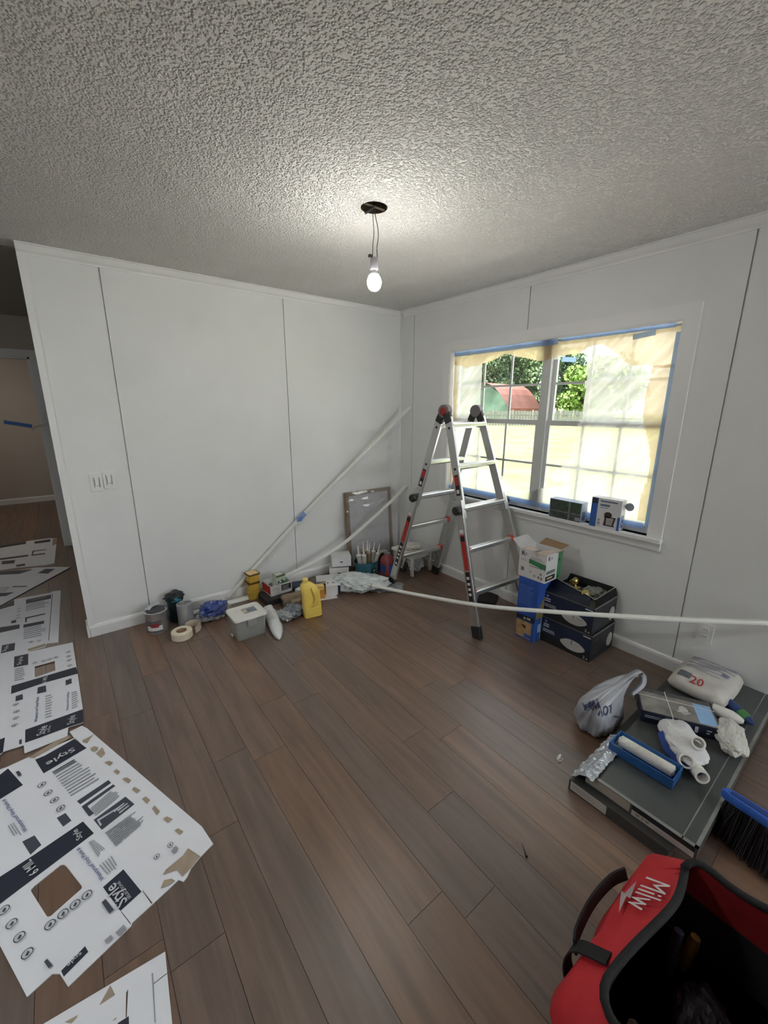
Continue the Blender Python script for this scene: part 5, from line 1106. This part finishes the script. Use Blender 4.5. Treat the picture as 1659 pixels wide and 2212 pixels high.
for k, q in enumerate(R4):
    u = (q.x - bx0) / (bx1 - bx0)
    q.z += .035 * max(0, (u - .75) / .25) + .018 * math.sin(u * 8 + q.y * 9)
    if q.y > -3.2: q.y += .022 * math.sin(u * 6.0 + .6)
    if u > .9: q.x += .05 * math.sin((q.y + 3.06) * 9)
for Rn in (R2, R3):
    for q in Rn: q.x += .008 * noise.noise(q * 9); q.y += .012 * noise.noise(q * 9 + Vector((5, 0, 0)))
def skin_rows(rows, cap=False):
    bm = B_(); V = [[bm.verts.new(q) for q in r_] for r_ in rows]
    for a2, b2 in zip(V, V[1:]):
        for i in range(len(a2)): bm.faces.new((a2[i], a2[(i + 1) % len(a2)], b2[(i + 1) % len(a2)], b2[i]))
    if cap: bm.faces.new(V[0][::-1])
    return bm
def mid(a2, b2, f_=.5): return [p_.lerp(q_, f_) for p_, q_ in zip(a2, b2)]
part('base', skin_rows([R0, R1], True), BFAB, bag, world=True, smooth=True)
part('side_panel', skin_rows([R1, mid(R1, R2), R2, mid(R2, R3), R3, mid(R3, R4), R4]), RED, bag, world=True, smooth=True)
cin = Vector(((bx0 + bx1) / 2, (by0 + by1) / 2, 0))
def inset(r_, d_): return [Vector((q.x + (cin.x - q.x) * d_, q.y + (cin.y - q.y) * d_, q.z)) for q in r_]
part('lining', skin_rows([inset(R4, .015), inset(mid(R3, R4), .03), inset(R3, .04), inset(R2, .06)]), REDD, bag, world=True, smooth=True)
part('inner_lining', skin_rows([inset(R2, .06), inset(R1, .08), inset([Vector((q.x, q.y, .02)) for q in R0], .1)]), BFAB, bag, world=True, smooth=True)
part('rim_piping', sweep(B_(), R4, circ(.010, 8), closed=True), BFAB, bag, world=True, smooth=True)
# white lettering and bolt on the outward side
def side_point(u, v, e=.004):
    """u along the +y side (0 near end .. 1 far end), v up the side"""
    x = bx0 + .05 + (bx1 - bx0 - .1) * u; rows = [R1, R2, R3, R4]; f_ = v * 3; i = min(2, int(f_)); f_ -= i
    def at(r_):
        c = sorted([q for q in r_ if q.y > -3.2], key=lambda q: abs(q.x - x))[:2]; a2, b2 = c
        t_ = 0 if abs(b2.x - a2.x) < 1e-6 else (x - a2.x) / (b2.x - a2.x); return a2.lerp(b2, t_)
    p_ = at(rows[i]).lerp(at(rows[i + 1]), f_); return p_
def drape(me, u0, u1, v0, v1, m, name, mirror=True):
    """lay a flat print onto the bag side"""
    xs = [v.co.x for v in me.vertices]; ys = [v.co.y for v in me.vertices]; x0, x1, y0, y1 = min(xs), max(xs), min(ys), max(ys)
    for v in me.vertices:
        a2, b2 = (v.co.x - x0) / (x1 - x0), (v.co.y - y0) / (y1 - y0); q = side_point(u0 + (u1 - u0) * a2, v0 + (v1 - v0) * b2); v.co = q + Vector((0, .010, .008)) - bag.location
    me.materials.clear(); me.materials.append(m); me.name = name; return link_mesh(name, me, bag)
WL = mat('white_stitch', (216, 212, 212), rough=.6)
drape(text_mesh('Milw', .0), .80, .54, .78, .96, WL, 'lettering')
bolt = flat_mesh('bolt', [[(0, .55), (.55, .95), (.52, .62), (1.0, .80), (.42, .05), (.46, .38)]], .001); drape(bolt, .74, .48, .69, .78, WL, 'bolt_mark')
# straps
def strap(pts, w_=.034): part('strap', sweep(B_(), catmull(pts, 6), [(-.002, -w_ / 2), (.002, -w_ / 2), (.002, w_ / 2), (-.002, w_ / 2)]), BFAB, bag, world=True)
def sp2(u, v, o): q = side_point(u, v); return (q.x, q.y + o, q.z)
part('strap', sweep(B_(), catmull([sp2(.22, .97, .012), sp2(.20, .66, .016), sp2(.19, .34, .018), sp2(.19, .03, .012)], 6), rect(.040, .004), up=(0, 1, .4)), BFAB, bag, world=True)
part('handle', sweep(B_(), catmull([sp2(.20, .62, .018), sp2(.30, .56, .034), sp2(.50, .56, .042), sp2(.70, .56, .034), sp2(.80, .60, .018)], 6), rect(.006, .036), up=(0, .3, 1)), BFAB, bag, world=True)
# contents
DK = mat('dark_tool', (30, 28, 34), rough=.6, var=.3, scale=30)
o = part('drill_body', crumple((.20, .12, .13), 4, .2, 2.6, 101), DK); o.location = (-1.74, -3.25, .02); o.rotation_euler = (0, 0, .4); tag(o, 'dark power tool buried in the open tool bag', 'power tool')
def grip(name, label, cat, p0, p1, r, m, r2=None):
    base = Vector(p0); t = thing(name, label, cat, tuple(base)); part('handle', lathe(B_(), [(r * .7, 0), (r, .01), (r, (Vector(p1) - base).length * .8), ((r2 or r) * .8, (Vector(p1) - base).length)], 14, aim((0, 0, 0), Vector(p1) - base)), m, t, smooth='auto'); return t
grip('hammer_handle', 'blue-black tool handle lying across the tool bag', 'tool', (-1.86, -3.30, .06), (-1.66, -3.36, .19), .017, mat('handle_navy', (34, 40, 62), rough=.5))
grip('pry_bar', 'grey steel bar at the right inside the tool bag', 'tool', (-1.90, -3.36, .08), (-1.58, -3.385, .20), .010, mat('bar_grey', (116, 108, 98), rough=.5, metal=.4))
grip('red_handle_pliers', 'red tool handle low in the tool bag', 'tool', (-1.93, -3.29, .04), (-1.83, -3.31, .14), .014, mat('handle_red', (150, 40, 34), rough=.5))
grip('brass_fitting', 'small brass and white fitting at the far end of the tool bag', 'fitting', (-1.615, -3.17, .06), (-1.60, -3.18, .175), .014, mat('brass_dark', (150, 122, 62), rough=.4, metal=.5))
grip('screwdriver', 'dark screwdriver with a purple tinge, upright in the bag', 'tool', (-1.67, -3.15, .05), (-1.64, -3.15, .20), .014, mat('purple_dark', (48, 42, 58), rough=.5))
o = part('work_glove', crumple((.14, .10, .06), 4, .35, 3, 102), mat('grey_glove', (92, 84, 80), rough=.9, var=.2)); o.location = (-1.92, -3.16, .06); tag(o, 'dull grey work glove at the near end of the tool bag', 'glove')

# ================================================================ flattened flooring cartons on the floor at the left
CARD = mat('white_carton_board', (232, 234, 238), rough=.6, var=.03, scale=6)
CNAVY = mat('carton_navy', (38, 44, 60), rough=.5, var=.08); CBLUE = mat('carton_blue_text', (72, 82, 138), rough=.55); CGREY = mat('carton_grey_text', (152, 154, 160), rough=.6); CDARK = mat('carton_dark_text', (66, 70, 82), rough=.6)
CTAN = mat('torn_board', (166, 150, 130), rough=.85, var=.12, scale=30); CWHITE = mat('carton_white_print', (206, 208, 212), rough=.55)
def flat_card(label, outline, holes, z, prints):
    c = Vector((sum(p_[0] for p_ in outline) / len(outline), sum(p_[1] for p_ in outline) / len(outline), z))
    t = thing('flattened_carton', label, 'cardboard', tuple(c), 0, 'flattened white flooring cartons')
    sh = lambda L_: [(p_[0] - c.x, p_[1] - c.y) for p_ in L_]
    me = flat_mesh('board', [sh(outline)] + [sh(h_) for h_ in holes], .0035); me.materials.append(CARD); link_mesh('board', me, t)
    e = .0042
    for kind, m, data in prints:
        if kind == 'poly':
            for L_ in data:
                bm = B_(); bm.faces.new([bm.verts.new((x, y, e)) for x, y in sh(L_)]); bm.normal_update()
                for f in bm.faces:
                    if f.normal.z < 0: f.normal_flip()
                part({CTAN: 'torn_patch', CNAVY: 'navy_panel', CDARK: 'dark_print', CWHITE: 'white_print'}.get(m, 'printed_text'), bm, m, t)
            e += .0003
        elif kind == 'rows':      # lines of small print between two edges a0->a1 and b0->b1
            (a0, a1, b0, b1), n_, duty = data; a0, a1, b0, b1 = [Vector(p_ + (0,)) for p_ in sh([a0, a1, b0, b1])]; bm = B_(); rn = random.Random(int(a0.x * 999) & 255)
            for i in range(n_):
                u = i / n_; v = u + duty / n_; g_ = 1 - .25 * rn.random()
                q = [a0.lerp(a1, u), a0.lerp(a1, u).lerp(b0.lerp(b1, u), g_), a0.lerp(a1, v).lerp(b0.lerp(b1, v), g_), a0.lerp(a1, v)]
                f = bm.faces.new([bm.verts.new((p_.x, p_.y, e)) for p_ in q])
            bm.normal_update()
            for f in bm.faces:
                if f.normal.z < 0: f.normal_flip()
            part('printed_text', bm, m, t); e += .0003
        elif kind == 'text':
            s_, (p0_, p1_), h_ = data; p0_, p1_ = sh([p0_, p1_]); x = Vector((p1_[0] - p0_[0], p1_[1] - p0_[1], 0)); lettering(t, s_, (p0_[0], p0_[1], e), x, Vector((-x.y, x.x, 0)), m, h=h_, width=x.length); e += .0002
        elif kind == 'icon':      # printed rings
            for (cx, cy), r in data:
                bm = B_(); (cx, cy), = sh([(cx, cy)]); n_ = 16
                o_ = [bm.verts.new((cx + r * math.cos(6.2832 * i / n_), cy + r * math.sin(6.2832 * i / n_), e)) for i in range(n_)]; i_ = [bm.verts.new((cx + r * .82 * math.cos(6.2832 * i / n_), cy + r * .82 * math.sin(6.2832 * i / n_), e)) for i in range(n_)]
                for i in range(n_): bm.faces.new((o_[i], o_[(i + 1) % n_], i_[(i + 1) % n_], i_[i]))
                bm.faces.new([bm.verts.new((cx + r * a_, cy + r * b_, e)) for a_, b_ in ((-.4, -.35), (.1, -.45), (.35, .1), (.1, .45), (-.15, .1))])
                part('icon', bm, m, t)
            e += .0002
    return t
# 1: the big near one
OUT1 = [(-3.331, -1.07), (-3.161, -1.08), (-3.154, -1.078), (-3.094, -1.069), (-2.922, -1.058), (-2.939, -0.995), (-2.889, -0.983), (-2.868, -1.022), (-2.551, -1.893), (-2.536, -1.985), (-2.585, -2.004), (-2.621, -2.024), (-2.639, -2.045), (-2.652, -2.053), (-2.664, -2.037), (-2.746, -2.061), (-2.752, -2.063), (-2.805, -2.078), (-2.81, -2.086), (-2.967, -2.139), (-2.985, -2.091), (-3.002, -2.078), (-3.056, -2.096), (-3.126, -1.901), (-3.224, -1.635)]
H1_ = [(-3.059, -1.768), (-3.051, -1.761), (-2.98, -1.733), (-2.971, -1.739), (-2.964, -1.752), (-2.925, -1.858), (-2.925, -1.867), (-2.93, -1.87), (-3.006, -1.902), (-3.014, -1.899), (-3.018, -1.89), (-3.058, -1.777)]
SL1 = [[(-2.831, -2.022), (-2.829, -2.022), (-2.809, -2.078), (-2.811, -2.08)], [(-2.767, -1.998), (-2.765, -1.998), (-2.746, -2.058), (-2.75, -2.059)], [(-2.922, -1.06), (-2.919, -1.058), (-2.895, -1.127), (-2.899, -1.128)]]
flat_card('large flattened white carton with a square cut-out, nearest the viewer', OUT1, [H1_] + SL1, .0, [
    ('poly', CNAVY, [[(-3.067, -1.106), (-3.032, -1.105), (-2.922, -1.066), (-2.878, -1.169), (-3.035, -1.223)], [(-2.869, -1.907), (-2.808, -1.885), (-2.769, -2.001), (-2.831, -2.021)], [(-3.241, -1.678), (-3.059, -1.635), (-2.91, -1.591), (-2.88, -1.672), (-3.137, -1.762), (-3.211, -1.777)], [(-3.226, -1.151), (-3.16, -1.094), (-3.103, -1.242), (-3.174, -1.271), (-3.198, -1.282)], [(-2.982, -2.086), (-2.925, -2.06), (-2.918, -2.082), (-2.976, -2.106)]]),
    ('poly', CDARK, [[(-3.091, -1.548), (-3.056, -1.546), (-3.035, -1.606), (-3.065, -1.626)], [(-2.99, -1.512), (-2.963, -1.507), (-2.945, -1.56), (-2.971, -1.57)], [(-2.925, -1.473), (-2.814, -1.435), (-2.806, -1.459), (-2.915, -1.498)], [(-2.911, -1.513), (-2.8, -1.472), (-2.794, -1.487), (-2.893, -1.525), (-2.874, -1.578), (-2.89, -1.582)], [(-2.877, -1.609), (-2.766, -1.57), (-2.742, -1.631), (-2.855, -1.675)]]),
    ('poly', CWHITE, [[(-2.867, -1.617), (-2.803, -1.607), (-2.774, -1.598), (-2.773, -1.603), (-2.801, -1.617), (-2.859, -1.655)], [(-2.8, -1.618), (-2.764, -1.607), (-2.763, -1.612), (-2.798, -1.626)], [(-2.796, -1.633), (-2.761, -1.621), (-2.76, -1.627), (-2.794, -1.641)]]),
    ('poly', CDARK, [[(-2.86, -1.626), (-2.811, -1.616), (-2.806, -1.641), (-2.85, -1.66)]]),
    ('poly', CTAN, [[(-2.891, -1.102), (-2.844, -1.09), (-2.862, -1.114), (-2.874, -1.137), (-2.888, -1.123)], [(-2.865, -1.184), (-2.85, -1.178), (-2.834, -1.198), (-2.839, -1.219), (-2.857, -1.212)], [(-2.845, -1.234), (-2.819, -1.21), (-2.812, -1.26), (-2.829, -1.279)], [(-2.82, -1.316), (-2.802, -1.32), (-2.788, -1.342), (-2.802, -1.355)], [(-2.792, -1.396), (-2.779, -1.393), (-2.769, -1.418), (-2.78, -1.429)], [(-2.766, -1.465), (-2.75, -1.468), (-2.737, -1.495), (-2.749, -1.508)], [(-2.741, -1.549), (-2.731, -1.541), (-2.713, -1.575), (-2.727, -1.584)], [(-2.714, -1.624), (-2.7, -1.62), (-2.688, -1.65), (-2.701, -1.662)], [(-2.689, -1.696), (-2.678, -1.688), (-2.667, -1.727), (-2.679, -1.739)], [(-2.662, -1.768), (-2.649, -1.768), (-2.633, -1.794), (-2.652, -1.8)], [(-2.637, -1.847), (-2.625, -1.845), (-2.612, -1.871), (-2.626, -1.877)], [(-2.703, -1.988), (-2.692, -1.977), (-2.634, -1.963), (-2.613, -1.947), (-2.585, -2.004), (-2.619, -2.023), (-2.651, -2.036), (-2.661, -2.002)], [(-2.717, -2.029), (-2.703, -2.009), (-2.682, -2.02), (-2.674, -2.034), (-2.693, -2.037)], [(-3.091, -1.075), (-2.95, -1.006), (-2.935, -1.046), (-3.071, -1.094)]]),
    ('rows', CGREY, ([(-3.005, -1.238), (-2.94, -1.443), (-2.911, -1.208), (-2.83, -1.414)], 11, 0.4)), ('rows', CGREY, ([(-2.883, -1.546), (-2.869, -1.6), (-2.792, -1.493), (-2.774, -1.555)], 6, 0.5)), ('rows', CGREY, ([(-2.847, -1.697), (-2.819, -1.785), (-2.735, -1.667), (-2.715, -1.739)], 10, 0.6)),
    ('rows', CDARK, ([(-3.005, -1.24), (-2.998, -1.261), (-2.911, -1.21), (-2.905, -1.236)], 2, 0.5)),
    ('rows', CGREY, ([(-2.898, -1.702), (-2.881, -1.702), (-2.871, -1.794), (-2.845, -1.774)], 5, 0.5)), ('rows', CGREY, ([(-2.873, -1.821), (-2.831, -1.808), (-2.85, -1.882), (-2.817, -1.87)], 5, 0.4)), ('rows', CGREY, ([(-3.138, -1.44), (-3.118, -1.435), (-3.109, -1.527), (-3.09, -1.516)], 3, 0.4)),
    ('text', CWHITE, ('Style', [(-2.808, -2.005), (-2.836, -1.917)], 0.034)), ('text', CWHITE, ('SELECTIONS', [(-2.798, -2.002), (-2.823, -1.922)], 0.008)), ('text', CWHITE, ('Style', [(-2.927, -1.132), (-3.029, -1.165)], 0.03)), ('text', CWHITE, ('6 MIL', [(-3.038, -1.715), (-3.064, -1.648)], 0.026)), ('text', CWHITE, ('Style', [(-2.914, -1.669), (-2.929, -1.615)], 0.018)), ('text', CWHITE, ('Style', [(-2.937, -2.068), (-2.969, -2.083)], 0.012)),
    ('text', CBLUE, ('Waterproof Vinyl Plank #', [(-2.862, -1.883), (-2.925, -1.706)], 0.012)), ('text', CBLUE, ('Waterproof Vinyl Plank #', [(-3.077, -1.51), (-3.156, -1.287)], 0.012)),
    ('icon', CDARK, [((-3.007, -1.934), 0.0145), ((-2.975, -1.923), 0.0145), ((-2.944, -1.915), 0.0145), ((-2.912, -1.906), 0.0145), ((-3.123, -1.796), 0.0145), ((-3.101, -1.858), 0.0145), ((-3.08, -1.916), 0.0145), ((-3.059, -1.981), 0.0145), ((-3.039, -1.295), 0.0145), ((-3.018, -1.359), 0.0145), ((-2.997, -1.416), 0.0145), ((-2.977, -1.476), 0.0145)]),
    ('poly', CDARK, [[(-2.876, -1.961), (-2.865, -1.957), (-2.847, -2.009), (-2.859, -2.013)], [(-3.02, -2.035), (-3.013, -2.032), (-3.0, -2.061), (-3.009, -2.062)], [(-3.131, -1.146), (-3.121, -1.145), (-3.11, -1.18), (-3.119, -1.185)]]),
    ('poly', CGREY, [[(-2.85, -2.081), (-2.827, -2.073), (-2.822, -2.091), (-2.844, -2.095)], [(-2.878, -2.083), (-2.861, -2.079), (-2.857, -2.093), (-2.875, -2.095)], [(-2.665, -1.924), (-2.647, -1.914), (-2.641, -1.931), (-2.659, -1.941)]]), ('icon', CDARK, [((-2.709, -1.914), 0.01), ((-2.662, -1.899), 0.01)])])
# 2: at the bottom edge
OUT2 = [(-3.126, -2.175), (-3.018, -2.188), (-2.739, -2.219), (-2.744, -2.274), (-2.757, -2.423), (-2.782, -2.476), (-3.036, -2.322)]
flat_card('flattened white carton at the bottom edge of the picture', OUT2, [[(-2.78, -2.275), (-2.745, -2.274), (-2.744, -2.277), (-2.779, -2.278)], [(-2.842, -2.25), (-2.837, -2.245), (-2.837, -2.251), (-2.847, -2.308), (-2.849, -2.304)]], .0, [
    ('poly', CTAN, [[(-2.902, -2.236), (-2.874, -2.207), (-2.866, -2.238), (-2.887, -2.237)], [(-2.976, -2.218), (-2.948, -2.223), (-2.951, -2.228), (-2.962, -2.232)], [(-2.878, -2.292), (-2.867, -2.29), (-2.87, -2.294)]]), ('poly', CNAVY, [[(-2.866, -2.305), (-2.842, -2.308), (-2.846, -2.353), (-2.878, -2.334)]]), ('poly', CGREY, [[(-2.779, -2.249), (-2.776, -2.252), (-2.788, -2.366), (-2.79, -2.363)]])])
# 3
OUT3 = [(-3.4, 0.01), (-3.272, 0.025), (-3.206, 0.012), (-3.205, 0.036), (-3.135, 0.018), (-3.123, 0.006), (-2.9, -0.029), (-2.89, -0.375), (-2.878, -0.847), (-2.88, -0.968), (-2.942, -0.962), (-2.948, -1.027), (-3.106, -1.036), (-3.112, -0.972), (-3.182, -0.963), (-3.216, -1.001), (-3.3, -1.008)]
H3 = [(-3.094, -0.214), (-2.996, -0.219), (-2.993, -0.344), (-3.088, -0.357)]
flat_card('flattened white carton with a square hole and navy band, second nearest', OUT3, [H3], .0047, [
    ('poly', CNAVY, [[(-3.191, -0.375), (-3.06, -0.377), (-2.893, -0.38), (-2.884, -0.467), (-3.048, -0.454), (-3.188, -0.464)], [(-3.111, -0.854), (-2.878, -0.852), (-2.88, -0.968), (-2.942, -0.961), (-3.044, -0.962), (-3.107, -0.96)], [(-3.2, -0.008), (-3.131, -0.02), (-3.126, -0.173), (-3.194, -0.155)], [(-3.205, -0.859), (-3.186, -0.857), (-3.185, -0.971), (-3.197, -0.971)]]),
    ('poly', CDARK, [[(-3.072, -0.484), (-3.036, -0.488), (-3.033, -0.56), (-3.073, -0.552)], [(-2.946, -0.502), (-2.918, -0.499), (-2.918, -0.554), (-2.945, -0.558)], [(-3.166, -0.503), (-3.137, -0.503), (-3.133, -0.561), (-3.164, -0.557)], [(-3.13, -0.921), (-3.121, -0.92), (-3.119, -0.959), (-3.129, -0.955)]]),
    ('rows', CGREY, ([(-3.188, -0.181), (-3.181, -0.34), (-3.139, -0.191), (-3.132, -0.353)], 7, 0.5)), ('rows', CGREY, ([(-3.037, -0.603), (-3.034, -0.831), (-3.003, -0.606), (-3.007, -0.832)], 9, 0.4)), ('rows', CGREY, ([(-2.922, -0.657), (-2.924, -0.827), (-2.892, -0.657), (-2.893, -0.82)], 8, 0.4)),
    ('text', CBLUE, ('Waterproof Vinyl Plank', [(-3.066, -0.82), (-3.064, -0.587)], 0.012)), ('text', CBLUE, ('Waterproof Vinyl Plank', [(-2.939, -0.815), (-2.931, -0.639)], 0.01)),
    ('text', CWHITE, ('Style', [(-3.034, -0.948), (-3.024, -0.884)], 0.034)), ('text', CWHITE, ('SELECTIONS', [(-3.016, -0.949), (-3.01, -0.897)], 0.008)), ('text', CWHITE, ('Style', [(-2.918, -0.948), (-2.911, -0.881)], 0.03)), ('text', CWHITE, ('Style', [(-3.161, -0.146), (-3.156, -0.042)], 0.02)), ('text', CWHITE, ('6 MIL', [(-3.034, -0.459), (-3.029, -0.388)], 0.02)),
    ('icon', CDARK, [((-2.926, -0.158), 0.012), ((-2.926, -0.218), 0.012), ((-2.923, -0.272), 0.012), ((-2.922, -0.344), 0.012), ((-3.093, -0.177), 0.012), ((-3.05, -0.186), 0.012), ((-3.021, -0.185), 0.012), ((-2.991, -0.184), 0.012), ((-3.16, -0.594), 0.012), ((-3.154, -0.665), 0.012), ((-3.153, -0.724), 0.012), ((-3.154, -0.785), 0.012)])])
# 4
OUT4 = [(-3.517, 0.944), (-3.34, 0.924), (-3.255, 0.928), (-3.263, 1.071), (-3.188, 1.069), (-3.02, 1.052), (-3.015, 1.075), (-2.955, 1.056), (-2.978, 0.044), (-3.039, 0.073), (-3.045, 0.024), (-3.14, 0.026), (-3.209, 0.022), (-3.27, 0.036), (-3.395, 0.006)]
flat_card('flattened white carton by the free end of the wall', OUT4, [[(-3.016, 1.016), (-3.01, 1.022), (-3.027, 0.107), (-3.032, 0.103)]], .0, [
    ('poly', CNAVY, [[(-3.185, 1.004), (-3.022, 0.999), (-3.022, 0.904), (-3.182, 0.904)], [(-3.344, 0.968), (-3.263, 1.051), (-3.255, 0.935), (-3.339, 0.907)], [(-3.428, 0.556), (-3.311, 0.542), (-3.201, 0.511), (-3.198, 0.436), (-3.304, 0.443), (-3.418, 0.458)], [(-3.276, 0.222), (-3.209, 0.209), (-3.206, 0.096), (-3.273, 0.101)]]),
    ('poly', CDARK, [[(-3.174, 0.617), (-3.056, 0.612), (-3.054, 0.589), (-3.162, 0.591), (-3.162, 0.522), (-3.17, 0.52)], [(-3.178, 0.488), (-3.058, 0.471), (-3.06, 0.417), (-3.177, 0.429)], [(-3.253, 0.612), (-3.226, 0.615), (-3.223, 0.562), (-3.252, 0.567)]]), ('poly', CTAN, [[(-3.138, 0.06), (-3.048, 0.072), (-3.042, 0.035), (-3.133, 0.025)]]),
    ('rows', CGREY, ([(-3.18, 0.878), (-3.177, 0.727), (-3.035, 0.876), (-3.041, 0.724)], 4, 0.4)), ('rows', CGREY, ([(-3.173, 0.407), (-3.167, 0.214), (-3.044, 0.395), (-3.047, 0.192)], 6, 0.4)), ('text', CWHITE, ('Style', [(-3.25, 0.114), (-3.239, 0.194)], 0.02)), ('text', CWHITE, ('Style', [(-3.057, 0.97), (-3.149, 0.959)], 0.014)), ('icon', CDARK, [((-3.219, 0.831), 0.012), ((-3.218, 0.769), 0.012), ((-3.219, 0.698), 0.012), ((-3.218, 0.64), 0.012), ((-3.125, 0.156), 0.012), ((-3.081, 0.14), 0.012)])])
# 5
OUT5 = [(-3.609, 1.876), (-3.412, 1.872), (-3.145, 1.852), (-2.966, 1.736), (-2.87, 1.655), (-3.345, 0.988), (-3.491, 0.818)]
flat_card('flattened white carton lying askew with a long pointed edge', OUT5, [], .0047, [
    ('poly', CDARK, [[(-3.415, 1.908), (-3.169, 1.813), (-3.181, 1.787), (-3.263, 1.734), (-3.408, 1.819)], [(-3.128, 1.655), (-3.068, 1.746), (-2.992, 1.688), (-3.049, 1.578)], [(-3.291, 1.407), (-3.191, 1.34), (-3.191, 1.316), (-3.296, 1.383)], [(-3.368, 1.286), (-3.27, 1.238), (-3.319, 1.183), (-3.362, 1.202)]]), ('rows', CGREY, ([(-3.379, 1.432), (-3.366, 1.258), (-3.298, 1.413), (-3.326, 1.28)], 4, 0.4))])
# 6
OUT6 = [(-3.715, 2.827), (-3.488, 2.866), (-3.263, 2.868), (-3.267, 3.001), (-3.041, 2.977), (-2.974, 2.915), (-3.0, 1.896), (-3.077, 1.894), (-3.3, 1.984), (-3.421, 1.992), (-3.625, 2.018)]
flat_card('farthest flattened white carton, in the doorway of the hall', OUT6, [], .0, [
    ('poly', CNAVY, [[(-3.19, 2.922), (-3.048, 2.928), (-3.037, 2.899), (-3.041, 2.799), (-3.181, 2.815)], [(-3.454, 2.419), (-3.224, 2.388), (-3.221, 2.319), (-3.449, 2.355)], [(-3.428, 2.299), (-3.323, 2.259), (-3.325, 2.144), (-3.424, 2.181)], [(-3.305, 2.072), (-3.237, 2.069), (-3.232, 1.991), (-3.301, 2.007)], [(-3.55, 2.961), (-3.266, 2.97), (-3.264, 2.878), (-3.541, 2.851)]]), ('poly', CDARK, [[(-3.192, 2.516), (-3.068, 2.49), (-3.07, 2.464), (-3.176, 2.474), (-3.187, 2.36), (-3.08, 2.343), (-3.08, 2.295), (-3.196, 2.316)]]), ('poly', CTAN, [[(-3.016, 2.921), (-2.974, 2.904), (-2.981, 2.662), (-3.018, 2.593)]])])
# strips of tape left in the hall
o = part('tape_strip', beam(B_(), (-3.43, YF - .004, 1.32), (-3.10, YF - .004, 1.245), .055, .004, (0, 1, 0)), mat('hall_blue_tape', (52, 98, 160), rough=.6)); tag(o, 'strip of blue tape stuck on the far wall seen through the doorway', 'tape')
o = part('tape_strip', sweep(B_(), catmull([(-2.83, DY - .020, 1.375), (-2.88, DY - .026, 1.368), (-2.95, DY - .04, 1.345), (-2.99, DY - .05, 1.315)], 6), rect(.004, .025)), WHT); tag(o, 'curled white strip of tape hanging from the doorway casing', 'tape')
